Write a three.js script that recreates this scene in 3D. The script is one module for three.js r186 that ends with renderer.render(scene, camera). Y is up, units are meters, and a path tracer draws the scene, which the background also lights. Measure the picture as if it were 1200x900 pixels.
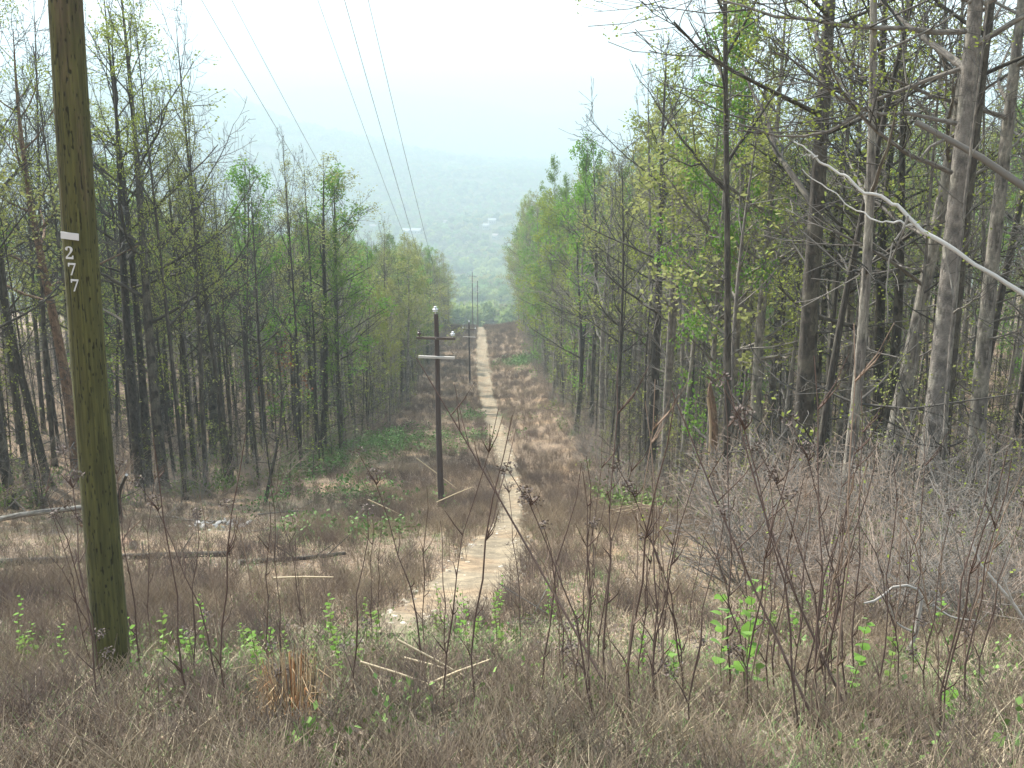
import * as THREE from 'three';
import { FontLoader } from 'three/addons/loaders/FontLoader.js';
import { TextGeometry } from 'three/addons/geometries/TextGeometry.js';
import { mergeGeometries } from 'three/addons/utils/BufferGeometryUtils.js';
import { ImprovedNoise } from 'three/addons/math/ImprovedNoise.js';

// ---------------------------------------------------------------- camera, sky, sun, exposure
const scene = new THREE.Scene();
const RAD = Math.PI / 180;
const camera = new THREE.PerspectiveCamera(40.53, 4 / 3, 0.1, 20000);   // the eye is the origin, 1.6 m above the slope
camera.rotation.x = -14 * RAD;
const renderer = new THREE.WebGLRenderer({ antialias: true });
renderer.toneMapping = THREE.LinearToneMapping;
renderer.toneMappingExposure = 2.2;
renderer.shadowMap.enabled = true;
const sunDir = new THREE.Vector3(-0.66, 1.0, -0.62).normalize();
{
  const w = 512, h = 256, a = new Float32Array(w * h * 4), v = new THREE.Vector3();
  for (let j = 0; j < h; j++) for (let i = 0; i < w; i++) {
    const el = ((j + 0.5) / h - 0.5) * Math.PI, az = ((i + 0.5) / w - 0.5) * 2 * Math.PI;
    v.set(Math.cos(el) * Math.cos(az), Math.sin(el), Math.cos(el) * Math.sin(az));
    const k = Math.pow(1 - Math.max(0, v.y), 2.2), ang = v.angleTo(sunDir) / RAD, glow = 0.9 * Math.exp(-ang / 16);
    const o = (j * w + i) * 4;
    a[o] = 0.56 + 0.46 * k + glow; a[o + 1] = 0.67 + 0.385 * k + glow; a[o + 2] = 0.83 + 0.26 * k + glow * 0.95; a[o + 3] = 1;
  }
  const t = new THREE.DataTexture(a, w, h, THREE.RGBAFormat, THREE.FloatType);
  t.mapping = THREE.EquirectangularReflectionMapping; t.magFilter = THREE.LinearFilter; t.needsUpdate = true;
  scene.background = t; scene.environment = t;
}
const sun = new THREE.DirectionalLight(new THREE.Color(1, 0.95, 0.86), 5);
sun.position.copy(sunDir).multiplyScalar(200); sun.castShadow = true; sun.shadow.radius = 3;
Object.assign(sun.shadow.camera, { left: -150, right: 150, top: 150, bottom: -150, near: 1, far: 700 });
sun.shadow.mapSize.set(2048, 2048);
scene.add(sun, sun.target);
scene.fog = new THREE.FogExp2(new THREE.Color(0.77, 0.96, 1.0), 0.0006);

// ---------------------------------------------------------------- small tools
function rng(seed) { let s = seed >>> 0; return () => { s = (s + 0x6D2B79F5) | 0; let t = Math.imul(s ^ (s >>> 15), 1 | s); t = (t + Math.imul(t ^ (t >>> 7), 61 | t)) ^ t; return ((t ^ (t >>> 14)) >>> 0) / 4294967296; }; }
const lerp = (a, b, t) => a + (b - a) * t, clamp = (x, a, b) => Math.min(b, Math.max(a, x));
const smooth = (a, b, x) => { const t = clamp((x - a) / (b - a), 0, 1); return t * t * (3 - 2 * t); };
const noise3 = new ImprovedNoise();
const fbm = (x, y, n = 3) => { let s = 0, a = 0.5; for (let i = 0; i < n; i++) { s += a * noise3.noise(x, y, 7.3 + i * 3.1); x *= 2.03; y *= 2.03; a *= 0.5; } return s; };
const table = (pts) => (x) => {          // smooth piecewise curve
  let i = 0; const n = pts.length;
  if (x <= pts[0][0]) return pts[0][1]; if (x >= pts[n - 1][0]) return pts[n - 1][1];
  while (x > pts[i + 1][0]) i++;
  const sl = (k) => (pts[k + 1][1] - pts[k][1]) / (pts[k + 1][0] - pts[k][0]);
  const m = (k) => { if (k === 0) return sl(0); if (k === n - 1) return sl(n - 2); const a = sl(k - 1), b = sl(k); return a * b <= 0 ? 0 : 2 * a * b / (a + b); };
  const h = pts[i + 1][0] - pts[i][0], t = (x - pts[i][0]) / h, t2 = t * t, t3 = t2 * t;
  return (2 * t3 - 3 * t2 + 1) * pts[i][1] + (t3 - 2 * t2 + t) * h * m(i) + (-2 * t3 + 3 * t2) * pts[i + 1][1] + (t3 - t2) * h * m(i + 1);
};
const taken = {};
function numbered(n) { const k = taken[n] = (taken[n] ?? -1) + 1; return k ? `${n}_${String(k).padStart(3, '0')}` : n; }
function tag(o, label, category, group, kind) { Object.assign(o.userData, { label, category }); if (group) o.userData.group = group; if (kind) o.userData.kind = kind; return o; }
function shade(m) { m.castShadow = m.receiveShadow = true; return m; }
function top(o, name) { o.name = numbered(name); scene.add(o); return o; }
function mesh(g, m, name, parent) { const o = shade(new THREE.Mesh(g, m)); if (parent) { o.name = name; parent.add(o); } else top(o, name); return o; }
function base(name, x, y, z, turn = 0) { const g = new THREE.Group(); g.position.set(x, y, z); g.rotation.y = turn; return top(g, name); }
const ORD = ['nearest', 'second nearest', 'third nearest', 'fourth nearest', 'fifth nearest', 'sixth nearest', 'seventh nearest', 'eighth nearest', 'ninth nearest', 'tenth nearest', 'eleventh nearest', 'twelfth nearest', 'thirteenth nearest', 'fourteenth nearest', 'fifteenth nearest', 'sixteenth nearest'];
const ORDL = ['leftmost', 'second from left', 'third from left', 'fourth from left', 'fifth from left', 'sixth from left', 'seventh from left', 'eighth from left', 'ninth from left', 'tenth from left', 'eleventh from left', 'twelfth from left', 'thirteenth from left', 'fourteenth from left', 'fifteenth from left', 'sixteenth from left', 'seventeenth from left', 'eighteenth from left', 'nineteenth from left', 'twentieth from left', 'twenty-first from left', 'twenty-second from left', 'twenty-third from left', 'twenty-fourth from left', 'twenty-fifth from left', 'twenty-sixth from left', 'twenty-seventh from left', 'twenty-eighth from left', 'twenty-ninth from left', 'thirtieth from left', 'third from right', 'second from right', 'rightmost'];

// collects tubes and faces into one geometry
class Geo {
  constructor() { this.p = []; this.n = []; this.u = []; this.i = []; }
  tube(pts, rad, sides, ur = 1) {
    const start = this.p.length / 3, k = pts.length; let len = 0;
    for (let a = 0; a < k; a++) {
      const A = pts[Math.max(0, a - 1)], B = pts[Math.min(k - 1, a + 1)];
      let tx = B[0] - A[0], ty = B[1] - A[1], tz = B[2] - A[2]; const tl = Math.hypot(tx, ty, tz) || 1; tx /= tl; ty /= tl; tz /= tl;
      let rx = Math.abs(ty) > 0.85 ? 1 : 0, ry = Math.abs(ty) > 0.85 ? 0 : 1;
      let sx = ry * tz, sy = -rx * tz, sz = rx * ty - ry * tx; const sl = Math.hypot(sx, sy, sz) || 1; sx /= sl; sy /= sl; sz /= sl;
      const bx = ty * sz - tz * sy, by = tz * sx - tx * sz, bz = tx * sy - ty * sx;
      if (a) len += Math.hypot(pts[a][0] - pts[a - 1][0], pts[a][1] - pts[a - 1][1], pts[a][2] - pts[a - 1][2]);
      for (let s = 0; s <= sides; s++) {
        const th = s / sides * 2 * Math.PI, c = Math.cos(th), q = Math.sin(th), nx = sx * c + bx * q, ny = sy * c + by * q, nz = sz * c + bz * q;
        const r = typeof rad === 'function' ? rad(a / (k - 1), th) : rad[a];
        this.p.push(pts[a][0] + nx * r, pts[a][1] + ny * r, pts[a][2] + nz * r); this.n.push(nx, ny, nz); this.u.push(s / sides * ur, len);
      }
    }
    for (let a = 0; a < k - 1; a++) for (let s = 0; s < sides; s++) { const o = start + a * (sides + 1) + s, w = o + sides + 1; this.i.push(o, o + 1, w, o + 1, w + 1, w); }
    return this;
  }
  cap(c, nrm, r, sides) {                     // a disc
    const s0 = this.p.length / 3, N = new THREE.Vector3(...nrm).normalize(), X = new THREE.Vector3(Math.abs(N.y) > 0.8 ? 1 : 0, Math.abs(N.y) > 0.8 ? 0 : 1, 0).cross(N).normalize(), Y = N.clone().cross(X);
    this.p.push(...c); this.n.push(N.x, N.y, N.z); this.u.push(0.5, 0.5);
    for (let s = 0; s <= sides; s++) { const t = s / sides * 2 * Math.PI, a = Math.cos(t) * r, b = Math.sin(t) * r; this.p.push(c[0] + X.x * a + Y.x * b, c[1] + X.y * a + Y.y * b, c[2] + X.z * a + Y.z * b); this.n.push(N.x, N.y, N.z); this.u.push(0.5 + a / r / 2, 0.5 + b / r / 2); if (s) this.i.push(s0, s0 + s, s0 + s + 1); }
    return this;
  }
  leaf(c, ax, wd, nm, l, w) {                 // a small pointed leaf of four corners, folded a little along its rib
    const s = this.p.length / 3, f = 0.18 * w;
    this.p.push(c[0], c[1], c[2], c[0] + ax[0] * l * 0.45 + wd[0] * w + nm[0] * f, c[1] + ax[1] * l * 0.45 + wd[1] * w + nm[1] * f, c[2] + ax[2] * l * 0.45 + wd[2] * w + nm[2] * f,
      c[0] + ax[0] * l, c[1] + ax[1] * l, c[2] + ax[2] * l, c[0] + ax[0] * l * 0.45 - wd[0] * w + nm[0] * f, c[1] + ax[1] * l * 0.45 - wd[1] * w + nm[1] * f, c[2] + ax[2] * l * 0.45 - wd[2] * w + nm[2] * f);
    for (let k = 0; k < 4; k++) this.n.push(nm[0], nm[1], nm[2]);
    this.u.push(0.5, 0, 1, 0.5, 0.5, 1, 0, 0.5); this.i.push(s, s + 2, s + 1, s, s + 3, s + 2);
  }
  randLeaf(R, c, l, w) {
    const t = R() * 6.283, e = (R() - 0.5) * 1.6, a = [Math.cos(t) * Math.cos(e), Math.sin(e), Math.sin(t) * Math.cos(e)];
    const q = R() * 6.283, b = [Math.cos(q), Math.sin(q) * 0.6, Math.sin(q + 1)]; let nx = a[1] * b[2] - a[2] * b[1], ny = a[2] * b[0] - a[0] * b[2], nz = a[0] * b[1] - a[1] * b[0]; const nl = Math.hypot(nx, ny, nz) || 1; nx /= nl; ny /= nl; nz /= nl;
    if (ny < 0) { nx = -nx; ny = -ny; nz = -nz; }
    this.leaf(c, a, [ny * a[2] - nz * a[1], nz * a[0] - nx * a[2], nx * a[1] - ny * a[0]], [nx, ny, nz], l, w);
  }
  build() {
    const g = new THREE.BufferGeometry();
    g.setAttribute('position', new THREE.Float32BufferAttribute(this.p, 3)); g.setAttribute('normal', new THREE.Float32BufferAttribute(this.n, 3));
    g.setAttribute('uv', new THREE.Float32BufferAttribute(this.u, 2)); g.setIndex(this.i); return g;
  }
}

// ---------------------------------------------------------------- textures: what the surfaces are made of
function pnoise(seed, px, py) {            // value noise that repeats after px by py cells
  const R = rng(seed), v = Float32Array.from({ length: px * py }, () => R());
  return (x, y) => { const xi = Math.floor(x), yi = Math.floor(y), f = x - xi, g = y - yi, s = f * f * (3 - 2 * f), t = g * g * (3 - 2 * g), at = (a, b) => v[(((b % py) + py) % py) * px + (((a % px) + px) % px)]; return lerp(lerp(at(xi, yi), at(xi + 1, yi), s), lerp(at(xi, yi + 1), at(xi + 1, yi + 1), s), t); };
}
function dataTex(w, h, fn, srgb = true) {
  const a = new Uint8Array(w * h * 4);
  for (let j = 0; j < h; j++) for (let i = 0; i < w; i++) { const c = fn(i / w, j / h), o = (j * w + i) * 4; a[o] = clamp(c[0], 0, 1) * 255; a[o + 1] = clamp(c[1], 0, 1) * 255; a[o + 2] = clamp(c[2], 0, 1) * 255; a[o + 3] = 255; }
  const t = new THREE.DataTexture(a, w, h); t.magFilter = THREE.LinearFilter; t.minFilter = THREE.LinearMipmapLinearFilter; t.wrapS = t.wrapT = THREE.RepeatWrapping; if (srgb) t.colorSpace = THREE.SRGBColorSpace; t.needsUpdate = true; return t;
}
function barkTex(seed, hue, contrast) {     // furrowed bark, uv: one turn by 1.6 m
  const a = pnoise(seed, 14, 5), b = pnoise(seed + 1, 34, 22), c = pnoise(seed + 2, 64, 128), d = pnoise(seed + 3, 5, 6);
  const h = (u, v) => { const w = a(u * 14 + 1.2 * b(u * 34, v * 22), v * 5), r = 1 - Math.abs(2 * w - 1); return 0.55 * Math.pow(r, 0.7) + 0.25 * b(u * 34, v * 22) + 0.2 * c(u * 64, v * 128); };
  const map = dataTex(256, 512, (u, v) => { const k = lerp(1, 0.35 + h(u, v), contrast), l = smooth(0.55, 0.85, d(u * 5, v * 6)) * 0.25; return [hue[0] * k + l * 0.35, hue[1] * k + l * 0.36, hue[2] * k + l * 0.3]; });
  const bump = dataTex(256, 512, (u, v) => { const k = h(u, v); return [k, k, k]; }, false);
  for (const t of [map, bump]) t.repeat.set(1, 1 / 1.6);
  return [map, bump];
}
const litterTex = (() => {                  // fallen leaves and bits of stalk, a 2.4 m square
  const S = 1024, c = document.createElement('canvas'); c.width = c.height = S; const x = c.getContext('2d'), R = rng(5);
  x.fillStyle = '#70604f'; x.fillRect(0, 0, S, S);
  const pal = ['#8b7763', '#9b8770', '#7c6754', '#a69580', '#6b5848', '#8e7a6c', '#5c4c3f', '#b3a48f', '#967b60', '#84705f', '#74685a', '#a08a78'];
  for (let k = 0; k < 15000; k++) {
    const px = R() * S, py = R() * S, l = 6 + R() * 20, w = l * (0.25 + R() * 0.45), an = R() * 6.28; x.fillStyle = pal[Math.floor(R() * pal.length)];
    for (const ox of [-S, 0, S]) for (const oy of [-S, 0, S]) { const qx = px + ox, qy = py + oy; if (qx < -40 || qy < -40 || qx > S + 40 || qy > S + 40) continue; x.save(); x.translate(qx, qy); x.rotate(an); x.beginPath(); x.ellipse(0, 0, l, w, 0, 0, 6.283); x.fill(); x.restore(); }
  }
  x.lineWidth = 2;
  for (let k = 0; k < 2600; k++) { const px = 30 + R() * (S - 60), py = 30 + R() * (S - 60), an = R() * 6.28, l = 8 + R() * 30; x.strokeStyle = R() < 0.6 ? '#4d4036' : '#c0b19b'; x.beginPath(); x.moveTo(px, py); x.lineTo(clamp(px + Math.cos(an) * l, 0, S), clamp(py + Math.sin(an) * l, 0, S)); x.stroke(); }
  const t = new THREE.CanvasTexture(c); t.colorSpace = THREE.SRGBColorSpace; t.wrapS = t.wrapT = THREE.RepeatWrapping; t.repeat.set(1 / 2.4, 1 / 2.4); return t;
})();
const dirtTex = (() => {                    // sandy clay with pebbles, a 2 m square
  const a = pnoise(21, 12, 12), b = pnoise(22, 60, 60), c = pnoise(23, 200, 200);
  return [dataTex(512, 512, (u, v) => { const n = 0.45 * a(u * 12, v * 12) + 0.3 * b(u * 60, v * 60) + 0.25 * c(u * 200, v * 200), st = c(u * 200 + 31, v * 200 + 7) > 0.86 ? 0.12 : 0, k = 0.62 + 0.62 * n; return [0.55 * k + st, 0.505 * k + st, 0.425 * k + st]; }),
    dataTex(512, 512, (u, v) => { const n = 0.3 * a(u * 12, v * 12) + 0.35 * b(u * 60, v * 60) + 0.35 * c(u * 200, v * 200); return [n, n, n]; }, false)].map((t) => { t.repeat.set(0.5, 0.5); return t; });
})();

const M = {};
const std = (r, g, b, o = {}) => new THREE.MeshStandardMaterial({ color: new THREE.Color().setRGB(r, g, b), roughness: 0.9, ...o });
const leafy = (r, g, b, t = 0.45) => new THREE.MeshPhysicalMaterial({ color: new THREE.Color().setRGB(r, g, b), roughness: 1, transmission: t, thickness: 0, side: THREE.DoubleSide, specularIntensity: 0.3 });
{
  const mk = (seed, hue, k, bs) => { const [map, bumpMap] = barkTex(seed, hue, k); return new THREE.MeshStandardMaterial({ map, bumpMap, bumpScale: bs, roughness: 0.95 }); };
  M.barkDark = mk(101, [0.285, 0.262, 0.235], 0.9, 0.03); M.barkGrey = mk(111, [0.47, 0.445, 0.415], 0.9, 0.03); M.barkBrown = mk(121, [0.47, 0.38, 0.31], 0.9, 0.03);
  M.twigDark = std(0.065, 0.058, 0.05); M.twigGrey = std(0.19, 0.172, 0.15); M.twigPink = std(0.29, 0.225, 0.175); M.bleached = std(0.4, 0.375, 0.34);
  M.leafYellow = leafy(0.25, 0.3, 0.055); M.leafGreen = leafy(0.16, 0.25, 0.05); M.leafPale = leafy(0.28, 0.3, 0.1); M.leafBright = leafy(0.16, 0.3, 0.05);
  
  M.leafRust = leafy(0.3, 0.12, 0.045, 0.3);
  M.cane = std(0.095, 0.06, 0.046); M.oldWood = std(0.27, 0.25, 0.225); M.whiteWood = std(0.52, 0.5, 0.46); M.straw = std(0.5, 0.4, 0.26); M.dryStem = std(0.22, 0.155, 0.11); M.seed = std(0.13, 0.1, 0.085);
  M.grass = leafy(0.1, 0.16, 0.05, 0.3);
}

// ---------------------------------------------------------------- terrain
const slope = table([[-60, 16], [-30, 7.5], [0, -1.6], [5, -3.3], [8.7, -4.95], [14, -7.0], [22, -9.6], [44, -16.6], [80, -24.6], [148, -36.7], [250, -48.2], [330, -66], [450, -93], [600, -119], [800, -142], [1100, -167], [1600, -176], [9500, -177]]);
const pathX = table([[10, -1.4], [14, -1.1], [18.5, -0.79], [23, -0.45], [31, -0.24], [39.5, -0.07], [51, -0.05], [64, -0.33], [90, -1.5], [129, -3.2], [181, -5.3], [236, -7.1], [266, -8.4]]);
const pathW = table([[11.5, 0.3], [13.5, 0.66], [18, 0.88], [23, 0.84], [31, 0.66], [40, 0.55], [51, 0.62], [64, 0.62], [90, 0.8], [129, 1.0], [181, 1.15], [236, 1.0], [270, 0.7]]);
const edgeL = table([[0, -19], [25, -19.5], [34, -20.5], [40, -19.5], [45, -16.5], [50, -14], [57, -12.3], [85, -12.3], [170, -15], [250, -17], [330, -20]]);
const edgeR = table([[0, 11], [12, 9.5], [24, 9], [35, 7.4], [44, 6], [88, 6.3], [150, 5], [250, 3], [330, 2]]);
const ridgeNear = table([[-3500, 330], [-1900, 320], [-1000, 275], [-640, 165], [-390, 112], [-240, 70], [0, 46], [300, 36], [1000, 40], [2500, 120]]);
const ridgeFar = table([[-6000, 330], [-2230, 331], [-1670, 322], [-1300, 392], [-830, 358], [-390, 312], [0, 250], [180, 210], [560, 250], [950, 292], [1670, 345], [3500, 370], [6000, 380]]);
function height(x, z) {
  const d = -z; let y = slope(d);
  const near = 1 - smooth(330, 560, d), calm = smooth(4, 16, Math.hypot(x + 2, d - 6));
  if (near > 0) {
    const L = Math.max(0, -16.5 - x), Rr = Math.max(0, x - pathX(clamp(d, 10, 262)) - 2.5);
    y += near * 0.24 * Math.min(45, L * L / (L + 6)) * lerp(1, 0.35, smooth(90, 220, d));
    y += near * table([[0, 0.03], [30, 0.05], [60, 0.12], [150, 0.2], [300, 0.2]])(d) * Math.min(50, Rr * Rr / (Rr + 3));
    y += near * (0.5 * fbm(x / 11, z / 11) + (1 - smooth(60, 160, d)) * 0.16 * fbm(x / 2.6 + 9, z / 2.6, 2)) * (0.25 + 0.75 * calm);
    const w = pathW(clamp(d, 12, 262)) + 0.25, q = (x - pathX(clamp(d, 10, 262))) / w;
    if (d > 10) y -= near * 0.16 * Math.exp(-q * q) * smooth(10, 16, d);
  }
  const far = smooth(600, 1100, d);
  if (far > 0) {
    y += far * (46 * fbm(x / 520, d / 520 + 3, 4) + 10 * fbm(x / 120 + 5, d / 120, 2));
    const s1 = (d - 3300 - 300 * fbm(x / 900, 4)) / 800, s2 = (d - 7000) / 1100;
    y += far * (ridgeNear(x) * Math.exp(-s1 * s1) + ridgeFar(x) * (d > 7000 ? 1 : Math.exp(-s2 * s2)));
  }
  return y;
}
const green = [[-4.9, 29, 1.7, 1], [-11.5, 76, 5, 1], [-14, 63, 4, 0.8], [2.3, 172, 3.4, 0.9], [-3.4, 100, 2.6, 0.55], [-2.9, 82, 2, 0.5], [-3, 9.5, 2.2, 0.4], [2.5, 6.5, 2, 0.3], [-7.5, 47, 3, 0.35], [-1, 10, 1.2, 0.4]];
const greenAt = (x, d) => { let s = 0; for (const [gx, gd, r, k] of green) { const q = ((x - gx) ** 2 + ((d - gd) * 0.7) ** 2) / (r * r); if (q < 6) s += k * Math.exp(-q); } return Math.min(1, s); };
const vary = (x, d) => fbm(x / 3.5 + 40, d / 3.5, 3) + 0.6 * fbm(x / 14, d / 14 + 11, 2);
{
  const rows = []; let d = -45; while (d < 9400) { rows.push(d); d += d < 0 ? 2 : d < 25 ? 0.4 : d < 70 ? 0.7 : d < 160 ? 1.3 : d < 300 ? 2 : d < 1000 ? 10 : d < 4500 ? 28 : 70; }
  const C = 230, pos = [], col = [], uv = [], idx = [];
  for (const dd of rows) {
    const W = Math.max(72, 0.85 * dd);
    for (let c = 0; c <= C; c++) {
      const s = c / C * 2 - 1, x = W * (0.34 * s + 0.66 * s * s * s), z = -dd;
      pos.push(x, height(x, z), z); uv.push(x, z * 1.06);
      const n = vary(x, dd), wood = (x < edgeL(dd) - 1 || x > edgeR(dd) + 1) ? 1 : 0, g = greenAt(x, dd) * 0.5;
      let k = 1 + 0.5 * n; let r = 0.92 * k, gg = 0.9 * k, b = 0.84 * k;
      if (wood) { r *= 0.94; gg *= 0.93; b *= 0.93; }
      const bare = smooth(0.1, 0.3, fbm(x / 2.2 + 70, dd / 3.2, 2)) * (1 - wood); r += bare * 0.32; gg += bare * 0.24; b += bare * 0.12;
      if (dd > 500) { r = 0.3; gg = 0.42; b = 0.2; }
      col.push(lerp(r, 0.5, g), lerp(gg, 0.72, g), lerp(b, 0.35, g));
    }
  }
  for (let j = 0; j < rows.length - 1; j++) for (let c = 0; c < C; c++) { const o = j * (C + 1) + c, w = o + C + 1; idx.push(o, o + 1, w, o + 1, w + 1, w); }
  const g = new THREE.BufferGeometry(); g.setAttribute('position', new THREE.Float32BufferAttribute(pos, 3)); g.setAttribute('color', new THREE.Float32BufferAttribute(col, 3)); g.setAttribute('uv', new THREE.Float32BufferAttribute(uv, 2)); g.setIndex(idx); g.computeVertexNormals();
  M.ground = new THREE.MeshStandardMaterial({ map: litterTex, bumpMap: litterTex, bumpScale: 0.03, vertexColors: true, roughness: 1 });
  const o = mesh(g, M.ground, 'ground'); tag(o, 'leaf-littered slope falling to the hazy wooded valley and hills', 'ground', null, 'structure');
}
const dirtPath = (() => {
  const pos = [], uv = [], col = [], idx = [], K = 12; let d = 11.6, rows = 0;
  while (d < 266) {
    const w = pathW(d) * (1 + 0.3 * fbm(d / 3, 2) + 0.25 * fbm(d / 0.9, 8)), cx = pathX(d) + 0.5 * fbm(d / 5, 30);
    for (let c = 0; c <= K; c++) { const s = c / K * 2 - 1, e = Math.abs(s), x = cx + s * w * 1.25 + (e > 0.9 ? 0.25 * fbm(d * 1.3, s * 5) : 0), edge = smooth(0.72, 1, e); pos.push(x, height(x, -d) + lerp(0.075 + 0.03 * fbm(x / 0.5, d / 0.9, 2), -0.12, edge), -d); uv.push(x, -d); const k = 1 + 0.4 * fbm(x / 0.8 + 3, d / 1.5, 3), rd = smooth(0.0, 0.3, fbm(x / 1.5 + 20, d / 3)) * 0.1; col.push(k, k * (0.97 - rd), k * (0.93 - 1.6 * rd)); }
    rows++; d += d < 40 ? 0.16 : d < 100 ? 0.4 : 1;
  }
  for (let j = 0; j < rows - 1; j++) for (let c = 0; c < K; c++) { const o = j * (K + 1) + c, w = o + K + 1; idx.push(o, o + 1, w, o + 1, w + 1, w); }
  const g = new THREE.BufferGeometry(); g.setAttribute('position', new THREE.Float32BufferAttribute(pos, 3)); g.setAttribute('color', new THREE.Float32BufferAttribute(col, 3)); g.setAttribute('uv', new THREE.Float32BufferAttribute(uv, 2)); g.setIndex(idx); g.computeVertexNormals();
  const o = mesh(g, new THREE.MeshStandardMaterial({ map: dirtTex[0], bumpMap: dirtTex[1], bumpScale: 0.022, vertexColors: true, roughness: 1 }), 'dirt_path');
  return tag(o, 'sandy eroded dirt track winding down the cleared strip', 'path', null, 'structure');
})();
{ // stones lying in the track
  const R = rng(31), gs = [0, 1, 2, 3].map((k) => { const g = new THREE.IcosahedronGeometry(1, 1), p = g.attributes.position; for (let i = 0; i < p.count; i++) { const s = 0.8 + 0.5 * noise3.noise(p.getX(i) * 1.3 + k * 9, p.getY(i) * 1.3, p.getZ(i) * 1.3); p.setXYZ(i, p.getX(i) * s, p.getY(i) * s * 0.6, p.getZ(i) * s * 0.85); } g.computeVertexNormals(); return g; });
  const ms = [std(0.42, 0.35, 0.26), std(0.32, 0.27, 0.21), std(0.5, 0.44, 0.36)];
  for (let k = 0; k < 280; k++) { const d = 12.3 + 70 * Math.pow(R(), 1.8), w = pathW(d), q = R() * 2 - 1, x = pathX(d) + Math.sign(q) * Math.pow(Math.abs(q), 0.6) * w * 1.15, s = 0.025 + 0.075 * R() * R() + d * 0.0006, o = mesh(gs[k % 4], ms[k % 3], 'stone', dirtPath); o.scale.setScalar(s); o.rotation.set(R() * 0.4, R() * 6.28, R() * 0.4); o.position.set(x, height(x, -d) + 0.05 + s * 0.12, -d); }
}
console.log('terrain');

// ---------------------------------------------------------------- utility poles and wires
const font = await new FontLoader().loadAsync('fonts/droid/droid_serif_bold.typeface.json');
{
  const a = pnoise(41, 40, 60), b = pnoise(42, 90, 20), c = pnoise(43, 8, 24), e = pnoise(44, 120, 400), ck = pnoise(45, 90, 200);
  const map = dataTex(256, 2048, (u, v) => {   // weathered wood with drying checks; algae film in blotches, thick on the lower pole
    const grain = 0.5 * b(u * 90, v * 20) + 0.5 * a(u * 40, v * 60), check = smooth(0.8, 0.9, ck(u * 90, v * 200) * 0.85 + 0.25 * e(u * 120, v * 400)), alg = smooth(0.25, 0.75, c(u * 8, v * 24) * 0.5 + 0.75 * (1 - smooth(0.1, 0.95, v)) + 0.18 * (e(u * 120, v * 400) - 0.5)) ;
    const k = 0.62 + 0.5 * grain; let r = lerp(0.36, 0.33, alg) * k, g = lerp(0.30, 0.325, alg) * k, bb = lerp(0.265, 0.185, alg) * k; const q = 1 - 0.5 * check; return [r * q, g * q, bb * q];
  });
  const bump = dataTex(256, 2048, (u, v) => { const k = 0.6 * b(u * 90, v * 20) + 0.4 * a(u * 40, v * 60) - 0.7 * smooth(0.8, 0.9, ck(u * 90, v * 200) * 0.85 + 0.25 * e(u * 120, v * 400)); return [k, k, k]; }, false);
  M.poleNear = new THREE.MeshStandardMaterial({ map, bumpMap: bump, bumpScale: 0.012, roughness: 0.95 });
  M.creosote = std(0.075, 0.055, 0.048); M.armDark = std(0.11, 0.085, 0.07); M.armPale = std(0.5, 0.47, 0.43); M.porcelain = new THREE.MeshPhysicalMaterial({ color: new THREE.Color().setRGB(0.75, 0.76, 0.77), roughness: 0.2, clearcoat: 0.6 }); M.porcelainBrown = std(0.1, 0.07, 0.06, { roughness: 0.25 });
  M.paint = std(0.5, 0.495, 0.49, { roughness: 0.6 }); M.steel = std(0.35, 0.35, 0.36, { metalness: 0.8, roughness: 0.5 }); M.wire = std(0.11, 0.115, 0.12, { roughness: 0.6 });
}
const insulator = new THREE.LatheGeometry([[0, 0], [0.02, 0], [0.02, 0.08], [0.085, 0.085], [0.09, 0.11], [0.055, 0.125], [0.05, 0.14], [0.1, 0.15], [0.105, 0.175], [0.05, 0.2], [0.045, 0.225], [0.06, 0.24], [0.04, 0.27], [0, 0.275]].map((p) => new THREE.Vector2(...p)), 14);
function boxGeo(w, h, d, r = 0.012) { const s = new THREE.Shape(), x = w / 2 - r, y = h / 2 - r; s.moveTo(-x, -y); s.lineTo(x, -y); s.lineTo(x, y); s.lineTo(-x, y); const g = new THREE.ExtrudeGeometry(s, { depth: d - 2 * r, bevelEnabled: true, bevelSize: r, bevelThickness: r, bevelSegments: 2 }); g.translate(0, 0, -d / 2 + r); return g; }
const poles = [];
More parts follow.
